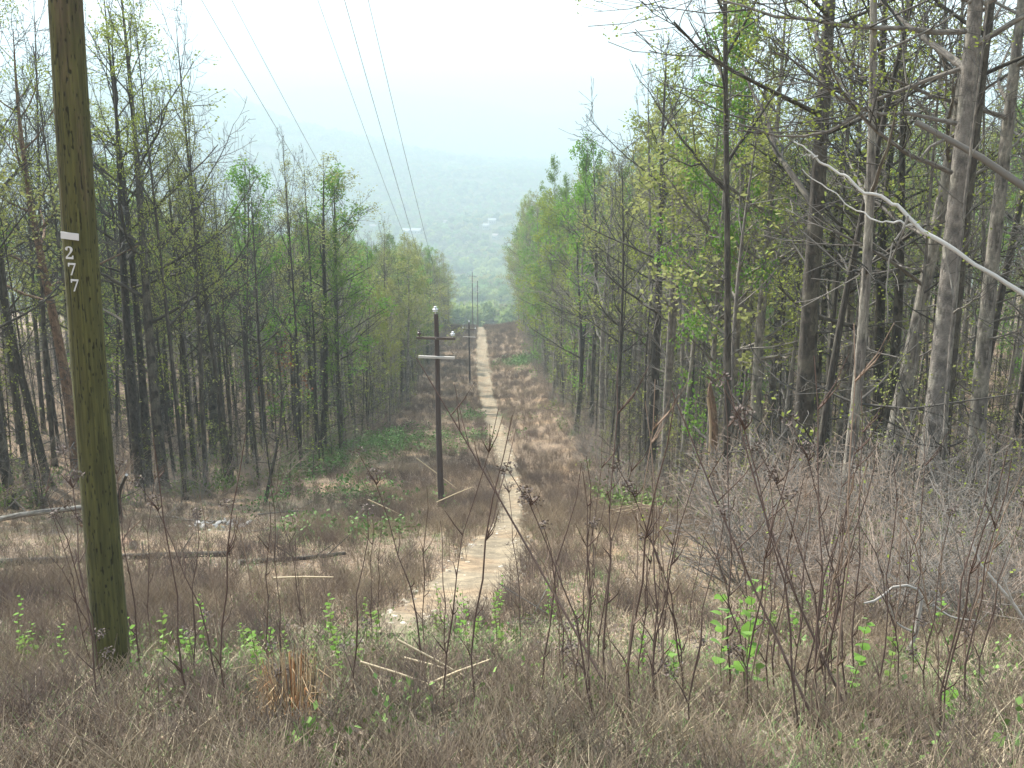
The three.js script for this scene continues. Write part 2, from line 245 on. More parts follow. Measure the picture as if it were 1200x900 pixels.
function pole(x, d, H, r0, label, o = {}) {
  const y = height(x, -d) - 0.3, g = base('utility_pole', x, y, -d, o.turn ?? 0); tag(g, label, 'utility pole', 'utility poles down the cleared strip');
  g.rotation.z = o.lean ?? 0;
  const N = 26, pts = [], rs = []; for (let k = 0; k <= N; k++) { const t = k / N; pts.push([0.025 * Math.sin(t * 5 + x), t * (H + 0.3), 0.02 * Math.sin(t * 4)]); rs.push(r0 * (1 - 0.36 * t) * (t < 0.04 ? 1.05 : 1)); }
  const G = new Geo().tube(pts, o.near ? (t, th) => r0 * (1 - 0.36 * t) * (1 + 0.018 * Math.sin(3 * th + 5 * t) + 0.012 * Math.sin(7 * th - 9 * t)) : rs, o.near ? 32 : 12).cap([pts[N][0], H + 0.3, pts[N][2]], [0, 1, 0], r0 * 0.64, 16);
  if (o.near) for (let k = 1; k < G.u.length; k += 2) G.u[k] /= H + 0.3;
  mesh(G.build(), o.near ? M.poleNear : M.creosote, 'shaft', g);
  const ends = {};
  const pin = (px, py, mat, part) => { const i = mesh(insulator, mat, 'insulator', part ?? g); i.position.set(px, py, part ? 0 : 0); return i; };
  const arm = (yy, len, mat, tilt, mats, key) => { const a = mesh(boxGeo(len, 0.11, 0.1), mat, 'crossarm', g); a.position.set(0, yy + 0.3, r0 * 0.78 + 0.02); a.rotation.z = tilt; (mats || []).forEach((mm, k) => { if (mm) { const px = (k ? 1 : -1) * (len / 2 - 0.12), i = mesh(insulator, mm, 'insulator', a); i.position.set(px, 0.055, 0); } }); for (const s of [-1, 1]) ends[key + (s < 0 ? 'L' : 'R')] = [s * (len / 2 - 0.12), yy + 0.3 + 0.055 + 0.24 + s * tilt * len / 2, r0 * 0.78 + 0.02]; const b = mesh(new THREE.CylinderGeometry(0.02, 0.02, 0.06, 8).rotateX(Math.PI / 2), M.steel, 'bolt', a); b.position.z = 0.07; return a; };
  const i = mesh(insulator, M.porcelain, 'insulator', g); i.position.set(0, H + 0.3, 0); i.scale.setScalar(o.topScale ?? 1.25); ends.top = [0, H + 0.3 + 0.3, 0];
  arm(H - (o.a1 ?? 0.95), o.len ?? 1.7, M.armDark, -0.04, [o.brown ? M.porcelainBrown : M.porcelain, M.porcelain], 'up');
  arm(H - (o.a2 ?? 1.75), (o.len ?? 1.7) * 0.93, M.armPale, -0.05, null, 'low');
  g.updateMatrixWorld(true);
  for (const k in ends) ends[k] = new THREE.Vector3(...ends[k]).applyMatrix4(g.matrixWorld);
  poles.push(ends); return g;
}
const nearPole = pole(-3.12, 7.35, 9.6, 0.136, 'near wooden utility pole, mossy green, with white numbers 277', { near: true, lean: -1.6 * RAD, len: 2.3, a1: 0.6, a2: 1.5, turn: 0.05 });
{ // white strip and nailed-on numerals, facing the slope above
  const strip = mesh(boxGeo(0.135, 0.048, 0.006, 0.002), M.paint, 'number_strip', nearPole), q = -0.22;
  const put = (o, yy, dx) => { const r = 0.136 * (1 - 0.36 * yy / 9.9) * 1.035 + 0.006; o.position.set(Math.sin(q) * r + dx + 0.025 * Math.sin(yy / 9.9 * 5 - 3.12), yy, Math.cos(q) * r + 0.02 * Math.sin(yy / 9.9 * 4)); o.rotation.y = q; };
  put(strip, 3.86, 0.005); strip.rotation.z = -0.07;
  ['2', '7', '7'].forEach((ch, k) => { const g = new TextGeometry(ch, { font, size: 0.086, depth: 0.004, curveSegments: 6 }); g.computeBoundingBox(); g.translate(-(g.boundingBox.max.x + g.boundingBox.min.x) / 2, -0.043, 0); const o = mesh(g, M.paint, 'numeral', nearPole); put(o, 3.745 - k * 0.113, -0.005 + k * 0.012); });
}
pole(-3.2, 44.6, 8.9, 0.15, 'dark wooden pole with two crossarms, standing left of the track', { lean: 0.8 * RAD, brown: true, a1: 1.05, a2: 1.9 });
pole(-6.2, 148, 9, 0.15, 'smaller dark pole farther down, by the track below the pale-armed pole', { a1: 1.0, a2: 2.1, len: 2 });
pole(-11.5, 300, 17.5, 0.16, 'faint distant pole rising behind the crest, left of its twin', { a1: 1.2, a2: 3.0, len: 2.4, topScale: 0.9 });
pole(-10.6, 318, 16.6, 0.16, 'faint distant pole rising behind the crest, right of its twin', { a1: 1.6, a2: 3.4, len: 0.9, topScale: 0.9 });
{
  const spans = [['lowL', 'lower left'], ['upL', 'upper left'], ['top', 'topmost'], ['upR', 'upper right'], ['lowR', 'lower right']];
  const where = ['from the numbered pole to the second pole', 'from the second pole to the third pole', 'from the third pole over the crest'];
  for (let s = 0; s < 3; s++) for (const [k, word] of spans) {
    const A = poles[s][k], B = poles[s + 1][k], pts = [], n = 36, sag = [0.5, 1.6, 2.6][s];
    for (let i = 0; i <= n; i++) { const t = i / n; pts.push([lerp(A.x, B.x, t), lerp(A.y, B.y, t) - sag * 4 * t * (1 - t), lerp(A.z, B.z, t)]); }
    tag(mesh(new Geo().tube(pts, pts.map(() => 0.004 + s * 0.003), 6).build(), M.wire, 'overhead_wire'), `${word} overhead wire running ${where[s]}`, 'wire', 'overhead wires along the poles');
  }
}
console.log('poles');

// ---------------------------------------------------------------- growing trees
const norm = (v) => { const l = Math.hypot(v[0], v[1], v[2]) || 1; return [v[0] / l, v[1] / l, v[2] / l]; };
function grow(seed, o) {
  const R = rng(seed), wood = new Geo(), twig = new Geo(), leaf = new Geo();
  const ends = (p) => { if (!o.leaf || R() > o.leaf) return; const n = Math.round(o.perTwig * (0.5 + R())); for (let k = 0; k < n; k++) { const s = o.spread; leaf.randLeaf(R, [p[0] + (R() - 0.5) * s, p[1] + (R() - 0.5) * s, p[2] + (R() - 0.5) * s], o.leafSize * (0.6 + 0.8 * R()), o.leafSize * 0.42 * (0.6 + 0.7 * R())); } };
  const limb = (lv, p0, dir, len, rad, crook = 0) => {
    const n = crook ? 9 : [0, 5, 3, 2][lv], pts = [p0], rs = [rad]; let p = p0, v = dir;
    for (let k = 1; k <= n; k++) { const j = crook || [0, 0.16, 0.24, 0.3][lv]; v = norm([v[0] + (R() - 0.5) * 2 * j, v[1] + (R() - 0.5) * 2 * j + (crook ? 0.03 : o.up[lv]) * (0.6 + 0.5 * k / n), v[2] + (R() - 0.5) * 2 * j]); p = [p[0] + v[0] * len / n, p[1] + v[1] * len / n, p[2] + v[2] * len / n]; pts.push(p); rs.push(lerp(rad, Math.max(o.fine, rad * 0.3), k / n)); }
    (lv === 1 ? wood : twig).tube(pts, rs, [0, 6, 4, 3][lv], 1);
    if (lv < 3) {
      const m = Math.max(1, Math.round(o.kids[lv] * (0.7 + 0.6 * R()) * (lv === 1 ? Math.min(1.4, len / o.limbLen + 0.3) : 1)));
      for (let k = 0; k < m; k++) {
        const s = lerp(0.22, 1, (k + R()) / m), f = s * n, i = Math.min(n - 1, Math.floor(f)), q = f - i, A = pts[i], B = pts[i + 1], d0 = norm([B[0] - A[0], B[1] - A[1], B[2] - A[2]]);
        const rnd = norm([R() - 0.5, (R() - 0.5) * (lv === 1 ? 0.7 : 1), R() - 0.5]), a = 0.5 + 0.5 * R();
        limb(lv + 1, [lerp(A[0], B[0], q), lerp(A[1], B[1], q), lerp(A[2], B[2], q)], norm([d0[0] * (1 - a * 0.45) + rnd[0] * a, d0[1] * (1 - a * 0.45) + rnd[1] * a, d0[2] * (1 - a * 0.45) + rnd[2] * a]), len * (lv === 1 ? 0.5 : 0.62) * (1.15 - 0.6 * s) * (0.6 + 0.7 * R()), Math.max(o.fine, rs[i] * 0.5));
      }
    }
    if (lv === 3) { ends(p); if (o.leafTwice) ends(pts[1]); }
  };
  const stem = (p0, dir, H, r0, cb, nl, flare) => {
    const N = 14, pts = [], rs = []; let p = p0, v = dir; const w1 = R() * 6, w2 = R() * 6, wa = o.wander;
    for (let k = 0; k <= N; k++) { const t = k / N; pts.push(p); rs.push(r0 * (Math.pow(1 - t, 0.8) * 0.94 + 0.05) + flare * r0 * 0.55 * Math.exp(-t * H / 0.5)); v = norm([dir[0] + wa * Math.sin(t * 5 + w1), dir[1] + 0.25 * t, dir[2] + wa * Math.sin(t * 4.3 + w2)]); const st = k === 0 && flare ? 0.5 : 1; p = [p[0] + v[0] * H / N * st, p[1] + v[1] * H / N * st, p[2] + v[2] * H / N * st]; }
    wood.tube(pts, rs, o.sides ?? 10, 1);
    let az = R() * 6;
    for (let k = 0; k < nl; k++) {
      const u = (k + R() * 0.8) / nl, t = lerp(cb, 0.985, Math.pow(u, 0.85)), f = t * N, i = Math.min(N - 1, Math.floor(f)), q = f - i, A = pts[i], B = pts[i + 1]; az += 2.4 + (R() - 0.5) * 1.2;
      const el = lerp(o.el[0], o.el[1], u) + (R() - 0.5) * 0.35, len = o.limbLen * lerp(1, 0.32, Math.pow(u, 1.3)) * (0.65 + 0.6 * R());
      limb(1, [lerp(A[0], B[0], q), lerp(A[1], B[1], q), lerp(A[2], B[2], q)], [Math.cos(az) * Math.cos(el), Math.sin(el), Math.sin(az) * Math.cos(el)], len, Math.max(o.fine * 1.5, lerp(rs[i], rs[i + 1], q) * (0.42 + 0.15 * R())));
    }
    limb(2, pts[N], v, 0.8, Math.max(o.fine, rs[N]));
    for (let k = 0; k < (o.stubs ?? 0); k++) { const t = 0.12 + R() * cb * 0.8, i = Math.floor(t * N), a = R() * 6.28; limb(2, pts[i], [Math.cos(a), 0.1 + 0.4 * R(), Math.sin(a)], 0.6 + R() * 1.6, 0.02 + 0.012 * R()); }
    return pts;
  };
  if (o.multi) for (let k = 0; k < o.multi; k++) { const a = R() * 6.28, e = 0.35 + R() * 1.1; limb(1, [Math.cos(a) * 0.12, 0, Math.sin(a) * 0.12], norm([Math.cos(a) * Math.cos(e), Math.sin(e), Math.sin(a) * Math.cos(e)]), o.H * (0.6 + 0.6 * R()), o.r0 * (0.6 + 0.6 * R())); }
  else if (o.fork) {
    const pts = []; const N = 6, fh = o.fork.at * o.H; for (let k = 0; k <= N; k++) pts.push([0.08 * Math.sin(k), fh * k / N - 0.2, 0.06 * Math.sin(k * 1.3)]);
    wood.tube(pts, pts.map((_, k) => o.r0 * (1 - 0.12 * k / N) + o.r0 * 0.5 * Math.exp(-k * 2.2)), 12, 1);
    const n = o.fork.n; for (let k = 0; k < n; k++) { const a = k / n * 6.283 + (o.fork.az ?? R() * 3), s = o.fork.splay; stem([pts[N][0], fh - 0.35, pts[N][2]], norm([Math.cos(a) * s, 1, Math.sin(a) * s]), o.H * (1 - o.fork.at) * (0.85 + 0.3 * R()), o.r0 * 0.72, o.cb, Math.round(o.limbs / n), 0); }
  } else stem([0, -0.25, 0], norm([o.lean?.[0] ?? 0, 1, o.lean?.[1] ?? 0]), o.H, o.r0, o.cb, o.limbs, 1);
  for (const c of o.extra ?? []) limb(1, c.p, norm(c.dir), c.len, c.r, 0.3);
  return { wood: wood.build(), twig: twig.build(), leaf: leaf.p.length ? leaf.build() : null };
}
const T = { up: [0, 0.09, 0.1, 0.08], kids: [0, 6, 5], fine: 0.007, wander: 0.03, el: [0.35, 1.1], spread: 0.45, perTwig: 5, stubs: 5 };
const kinds = {
  bare: [1, 2, 3].map((k) => ({ ...grow(200 + k, { ...T, H: 21, r0: 0.2, cb: 0.42, limbs: 17, limbLen: 4.6, fine: 0.008, stubs: 7, wander: 0.05 }), look: 'bare', bark: M.barkDark, tw: M.twigDark })),
  bareGrey: [1, 2, 3].map((k) => ({ ...grow(220 + k, { ...T, H: 20, r0: 0.18, cb: 0.38, limbs: 16, limbLen: 4.2, fine: 0.008, leaf: 0.12, perTwig: 3, leafSize: 0.1, stubs: 7 }), look: 'nearly bare', bark: M.barkGrey, tw: M.twigGrey, lf: M.leafPale })),
  sparse: [1, 2, 3, 4].map((k) => ({ ...grow(240 + k, { ...T, H: 20, r0: 0.19, cb: 0.4, limbs: 16, limbLen: 4.2, leaf: 0.85, perTwig: 9, leafSize: 0.1 }), look: 'thinly leafed', bark: k % 2 ? M.barkDark : M.barkGrey, tw: M.twigDark, lf: k % 2 ? M.leafYellow : M.leafPale })),
  full: [1, 2, 3, 4].map((k) => ({ ...grow(260 + k, { ...T, H: 20, r0: 0.19, cb: 0.36, limbs: 18, limbLen: 3.9, leaf: 0.95, perTwig: 7, leafSize: 0.17, spread: 0.6, leafTwice: true, kids: [0, 5, 4] }), look: 'fresh green', bark: M.barkGrey, tw: M.twigGrey, lf: [M.leafYellow, M.leafGreen, M.leafBright, M.leafPale][k - 1] })),
  young: [1, 2, 3, 4].map((k) => ({ ...grow(280 + k, { ...T, H: 6.5, r0: 0.04, cb: 0.22, limbs: 13, limbLen: 1.7, kids: [0, 4, 3], fine: 0.005, stubs: 0, sides: 6, wander: 0.07, leaf: k < 3 ? 0.5 : 0.1, perTwig: 3, leafSize: 0.09, spread: 0.25 }), look: k < 3 ? 'thinly leafed' : 'bare', bark: M.barkDark, tw: k % 2 ? M.twigDark : M.twigGrey, lf: k === 1 ? M.leafYellow : M.leafPale })),
  slim: [1, 2, 3, 4].map((k) => ({ ...grow(340 + k, { ...T, H: 16.5, r0: 0.085, cb: 0.35, limbs: 11, limbLen: 2.3, kids: [0, 4, 3], fine: 0.006, stubs: 6, sides: 7, wander: 0.06, leaf: k > 2 ? 0.7 : 0, perTwig: 5, leafSize: 0.1, spread: 0.35 }), look: k > 2 ? 'thinly leafed' : 'bare', bark: k % 2 ? M.barkDark : M.barkGrey, tw: M.twigDark, lf: k === 3 ? M.leafYellow : M.leafPale })),
  shrub: [1, 2, 3, 4].map((k) => ({ ...grow(300 + k, { ...T, multi: 10, H: 1.9, r0: 0.015, limbLen: 1.9, kids: [0, 5, 3], fine: 0.0035, leaf: k === 4 ? 0.05 : 0, perTwig: 2, leafSize: 0.06, spread: 0.12, up: [0, 0.04, 0.06, 0.02] }), look: 'bare', bark: k % 2 ? M.twigPink : M.twigGrey, tw: k % 2 ? M.twigPink : M.twigGrey, lf: M.leafYellow })),
};
function plantTree(name, k, x, d, s, turn, o = {}) {
  const g = base(name, x, height(x, -d) - 0.03, -d, turn); if (o.tilt) { g.rotation.order = 'ZXY'; g.rotation.z = o.tilt; g.rotation.x = o.tip ?? 0; }
  g.scale.set(s * (o.fat ?? 1), s, s * (o.fat ?? 1));
  mesh(k.wood, o.bark ?? k.bark, o.part ?? 'trunk', g); mesh(k.twig, o.tw ?? k.tw, 'branches', g).userData.kind = 'stuff'; if (k.leaf && !o.noLeaf) mesh(k.leaf, k.lf, 'foliage', g).userData.kind = 'stuff';
  return g;
}
console.log('tree kinds');

// ---- the trees that stand out
const heroes = [];
const keep = (x, d, r) => heroes.push([x, d, r]);
function hero(k, x, d, s, turn, label, o = {}) { keep(x, d, o.clear ?? 1.6); return tag(plantTree('forest_tree', k, x, d, s, turn, o), label, 'tree', o.group); }
{
  const oak = grow(401, { ...T, H: 25, r0: 0.3, cb: 0.46, limbs: 15, limbLen: 6, leaf: 0.92, perTwig: 9, leafSize: 0.075, spread: 0.4, sides: 18, stubs: 3, fine: 0.006, wander: 0.02, lean: [0.008, 0],
    extra: [
      { p: [-0.2, 13.6, 0], dir: [-1, 0.22, 0.25], len: 7.5, r: 0.086 }, { p: [-0.2, 12.2, 0.1], dir: [-1, -0.12, 0.35], len: 6.8, r: 0.072 }, { p: [-0.2, 11.4, 0], dir: [-0.9, -0.2, -0.4], len: 5.6, r: 0.061 },
      { p: [-0.2, 10.2, 0.1], dir: [-1, -0.05, 0.2], len: 5.4, r: 0.058 }, { p: [-0.2, 9.1, 0.1], dir: [-1, 0.05, 0.5], len: 6.2, r: 0.058 }, { p: [-0.2, 14.8, 0], dir: [-0.8, 0.4, 0.4], len: 6.5, r: 0.072 }, { p: [0.2, 12.8, 0], dir: [1, 0.3, 0.3], len: 5, r: 0.072 }] });
  hero({ ...oak, bark: M.barkGrey, tw: M.twigDark, lf: M.leafYellow }, 10.35, 24.6, 1, 0, 'big oak at the right with thick grey trunk and long leafy limbs', { clear: 2 });
  const oak2 = grow(402, { ...T, H: 23, r0: 0.22, cb: 0.5, limbs: 14, limbLen: 4.5, leaf: 0.8, perTwig: 8, leafSize: 0.075, sides: 14, lean: [0.03, 0] });
  hero({ ...oak2, bark: M.barkDark, tw: M.twigDark, lf: M.leafYellow }, 11.3, 26.2, 1, 0.5, 'dark slimmer trunk just behind the big right-hand oak');
  hero({ ...oak2, bark: M.barkGrey, tw: M.twigGrey, lf: M.leafYellow }, 13, 27.5, 0.98, 2.4, 'grey trunk right of the big oak at the picture edge', { fat: 1.2 });
  const oak3 = grow(403, { ...T, H: 22, r0: 0.27, cb: 0.34, limbs: 18, limbLen: 5.2, leaf: 0.95, perTwig: 11, leafSize: 0.085, sides: 14, stubs: 2 });
  hero({ ...oak3, bark: M.barkDark, tw: M.twigDark, lf: M.leafYellow }, 11.4, 34, 1, 1.2, 'leafy yellow-green tree left of the big oak and behind it', { fat: 1 });
  hero({ ...oak3, bark: M.barkGrey, tw: M.twigGrey, lf: M.leafYellow }, 9.6, 39, 0.95, 3.3, 'yellow-green tree with curving limbs between tall bare pair and oak');
  const pair = grow(404, { ...T, H: 19.5, r0: 0.27, cb: 0.3, limbs: 26, limbLen: 3.2, fork: { at: 0.14, n: 2, splay: 0.025, az: 0 }, el: [0.6, 1.25], leaf: 0, stubs: 6, fine: 0.009 });
  hero({ ...pair, bark: M.barkGrey, tw: M.twigGrey }, 7, 45.5, 0.86, 0.2, 'tall bare grey tree with twin stems at the right wood edge', { clear: 2.4 });
  const big = grow(405, { ...T, H: 24, r0: 0.27, cb: 0.36, limbs: 20, limbLen: 5, leaf: 0.3, perTwig: 4, leafSize: 0.12, sides: 14, stubs: 10, lean: [-0.012, 0] });
  hero({ ...big, bark: M.barkDark, tw: M.twigDark, lf: M.leafYellow }, -17.3, 49, 1.08, 0.4, 'tall thick dark trunk right of the numbered pole in left woods', { clear: 2 });
  hero({ ...big, bark: M.barkDark, tw: M.twigDark, lf: M.leafPale }, -19.2, 52, 1.08, 2.2, 'tall dark tree forking high, close behind the numbered pole', { fat: 0.85 });
  hero({ ...kinds.bare[0], bark: M.barkBrown }, -21.4, 48.5, 1.05, 1, 'thick brown trunk left of the numbered pole', { fat: 1.5 });
  hero({ ...kinds.bare[1], bark: M.barkDark }, -21.9, 46.5, 1, 4, 'dark trunk leaning left beside the thick brown trunk', { fat: 1.1, tilt: 0.07 });
  hero({ ...kinds.sparse[2] }, -21.6, 42, 0.9, 2, 'slender dark leafing tree leaning at the far left edge', { fat: 0.75, tilt: 0.06 });
  hero({ ...kinds.bareGrey[1] }, -19.2, 60, 0.86, 1, 'round-crowned bare grey tree behind the broken snag');
  hero({ ...kinds.full[2] }, -16.4, 66, 0.98, 2, 'tallest light green tree of the left wood edge');
  hero({ ...kinds.bare[2], bark: M.barkDark }, -17.6, 82, 0.95, 1, 'straight dark trunk beside the rusty-leaved sapling', { fat: 1.2 });
  // broken snag with two stub ends
  { const x = -20.2, d = 67, g = base('dead_snag', x, height(x, -d), -d); keep(x, d, 2); const G = new Geo(), R = rng(9), up = []; for (let k = 0; k <= 12; k++) up.push([0.25 * Math.sin(k * 0.5), -0.2 + k * 1.15, 0.1 * Math.sin(k)]);
    G.tube(up, up.map((_, k) => 0.3 - 0.011 * k), 12); mesh(G.build(), M.barkDark, 'trunk', g);
    const a = up[12], f = new Geo().tube([a, [a[0] + 0.15, a[1] + 1.6, 0], [a[0] + 0.3, a[1] + 3.1, 0.1]], [0.17, 0.14, 0.1], 8).tube([[a[0], a[1] - 0.3, 0], [a[0] - 0.55, a[1] + 1.2, 0], [a[0] - 1.25, a[1] + 2.9, 0.1]], [0.14, 0.12, 0.09], 8); mesh(f.build(), M.barkDark, 'broken_fork', g);
    const b = new Geo(); for (let k = 0; k < 7; k++) { const i = 5 + k, an = R() * 6.28, l = 0.8 + R() * 2; b.tube([up[i], [up[i][0] + Math.cos(an) * l * 0.5, up[i][1] + 0.2, Math.sin(an) * l * 0.5], [up[i][0] + Math.cos(an) * l, up[i][1] + 0.1 + R() * 0.6, Math.sin(an) * l]], [0.05, 0.035, 0.015], 5); } mesh(b.build(), M.barkDark, 'branches', g);
    tag(g, 'dead snag with its top broken into two short prongs, left woods', 'dead tree'); }
  // pale broken stub at the right wood edge
  { const x = 7.55, d = 36, g = base('dead_snag', x, height(x, -d), -d); keep(x, d, 1.5); g.rotation.z = 0.09; const P = [], R = rng(77); for (let k = 0; k <= 9; k++) P.push([0.05 * Math.sin(k * 1.1), -0.2 + k * 0.55, 0.04 * Math.sin(k * 0.7)]);
    mesh(new Geo().tube(P, (t, th) => (0.2 - 0.07 * t) * (1 + 0.12 * Math.sin(3 * th + 4 * t)), 14).build(), M.barkBrown, 'trunk', g);
    mesh(new Geo().tube(P.slice(1).map((p) => [p[0] - 0.1, p[1], p[2] + 0.06]), (t, th) => 0.1 - 0.04 * t, 9).build(), std(0.4, 0.3, 0.19), 'bare_wood', g);
    mesh(new Geo().tube([P[5], [P[5][0] - 0.3, P[5][1] + 0.1, 0.05], [P[5][0] - 0.55, P[5][1] + 0.08, 0.1]], [0.04, 0.03, 0.015], 6).build(), M.barkBrown, 'branch_stub', g);
    mesh(new Geo().tube([P[9], [P[9][0], P[9][1] + 0.3, 0], [P[9][0] + 0.04, P[9][1] + 0.65, 0]], [0.12, 0.07, 0.01], 7).build(), M.barkBrown, 'splintered_tip', g);
    tag(g, 'short broken stub with pale peeled wood at right wood edge', 'dead tree'); }
  // sapling that keeps last year's rusty leaves
  { const k = grow(411, { ...T, H: 7.5, r0: 0.06, cb: 0.4, limbs: 10, limbLen: 2.4, kids: [0, 5, 4], fine: 0.006, stubs: 0, leaf: 0.5, perTwig: 4, leafSize: 0.13, spread: 0.3, wander: 0.1, sides: 7 }); const x = -15.9, d = 69; keep(x, d, 1); tag(plantTree('beech_sapling', { ...k, bark: M.barkGrey, tw: M.twigGrey, lf: M.leafRust }, x, d, 1.15, 0), 'sapling holding rusty orange dead leaves at left wood edge', 'sapling'); }
  // bent sapling at the left edge
  { const k = grow(412, { ...T, H: 8, r0: 0.09, cb: 0.3, limbs: 9, limbLen: 2, kids: [0, 4, 3], fine: 0.006, stubs: 0, leaf: 0.3, perTwig: 3, leafSize: 0.1, spread: 0.3, wander: 0.16, sides: 8, lean: [0.12, 0] }); const x = -11.6, d = 46; keep(x, d, 1.5); tag(plantTree('forest_tree', { ...k, bark: M.barkDark, tw: M.twigDark, lf: M.leafPale }, x, d, 1, 0), 'crooked dark young tree leaning right at left wood edge', 'tree'); }
}
// the bleached limb hanging before the big oak
{
  const g = base('dead_limb', 0, 0, 0);
  const lay = (pts, r0, r1, name, mat, sides = 10) => mesh(new Geo().tube(new THREE.CatmullRomCurve3(pts.map((p) => new THREE.Vector3(...p))).getPoints(pts.length * 5).map((v, i) => [v.x + 0.05 * fbm(i * 0.37, r0 * 90), v.y + 0.16 * fbm(i * 0.31, r0 * 50 + 7), v.z]), (t, th) => lerp(r0, r1, t) * (1 + 0.1 * Math.sin(2 * th + 20 * t) + 0.08 * Math.sin(31 * t)), sides).build(), mat, name, g);
  const gy = height(17.2, -18.4);
  lay([[17.2, gy - 0.1, -18.4], [15.75, -7.23, -18.81], [12.16, -4.59, -19.78], [10.14, -3.26, -20.42], [9.04, -2.6, -20.79], [8.18, -1.94, -21.16], [7.74, -1.55, -21.46], [7.2, -1.29, -21.73], [6.82, -0.98, -22.02], [6.4, -0.68, -22.3], [5.96, -0.31, -22.6]], 0.068, 0.014, 'main_limb', M.whiteWood, 12);
  lay([[8.2, -1.96, -21.16], [7.9, -1.93, -21.3], [7.51, -1.9, -21.48], [7.14, -1.71, -21.73], [6.68, -1.36, -22.02], [6.11, -0.94, -22.34]], 0.024, 0.009, 'side_branch', M.whiteWood, 7);
  lay([[8, -1.85, -21.2], [7.67, -2.41, -21.04], [7.58, -3.07, -20.88], [7.6, -3.83, -20.69]], 0.022, 0.008, 'side_branch', M.twigGrey, 6);
  lay([[6.4, -0.68, -22.3], [6.2, -0.62, -22.2], [6.0, -0.6, -22.2]], 0.02, 0.008, 'twig', M.bleached, 6);
  lay([[7.25, -1.3, -21.7], [7.2, -1.1, -21.6], [7.12, -0.95, -21.6]], 0.018, 0.006, 'twig', M.bleached, 6);
  tag(g, 'bleached white dead limb slanting across the right-hand oak', 'dead branch');
  const h = base('dead_limb', 0, 0, 0);
  const l2 = (pts, r, name) => mesh(new Geo().tube(pts, pts.map((_, k) => lerp(r, r * 0.55, k / (pts.length - 1))), 9).build(), M.twigGrey, name, h);
  const hy = height(17.5, -22.3);
  l2([[17.5, hy - 0.1, -22.3], [13.77, -3.37, -22.86], [11.98, -1.72, -23.28], [11.13, -1.21, -23.4], [10.38, -0.71, -23.53], [9.72, -0.35, -23.62], [8.92, 0.06, -23.72]], 0.11, 'main_limb'); l2([[9.6, -0.3, -23.63], [9.25, -0.47, -23.59], [9.04, -0.71, -23.53]], 0.04, 'side_branch');
  tag(h, 'grey broken limb crossing behind the oak trunk, above the white one', 'dead branch');
}
console.log('heroes');

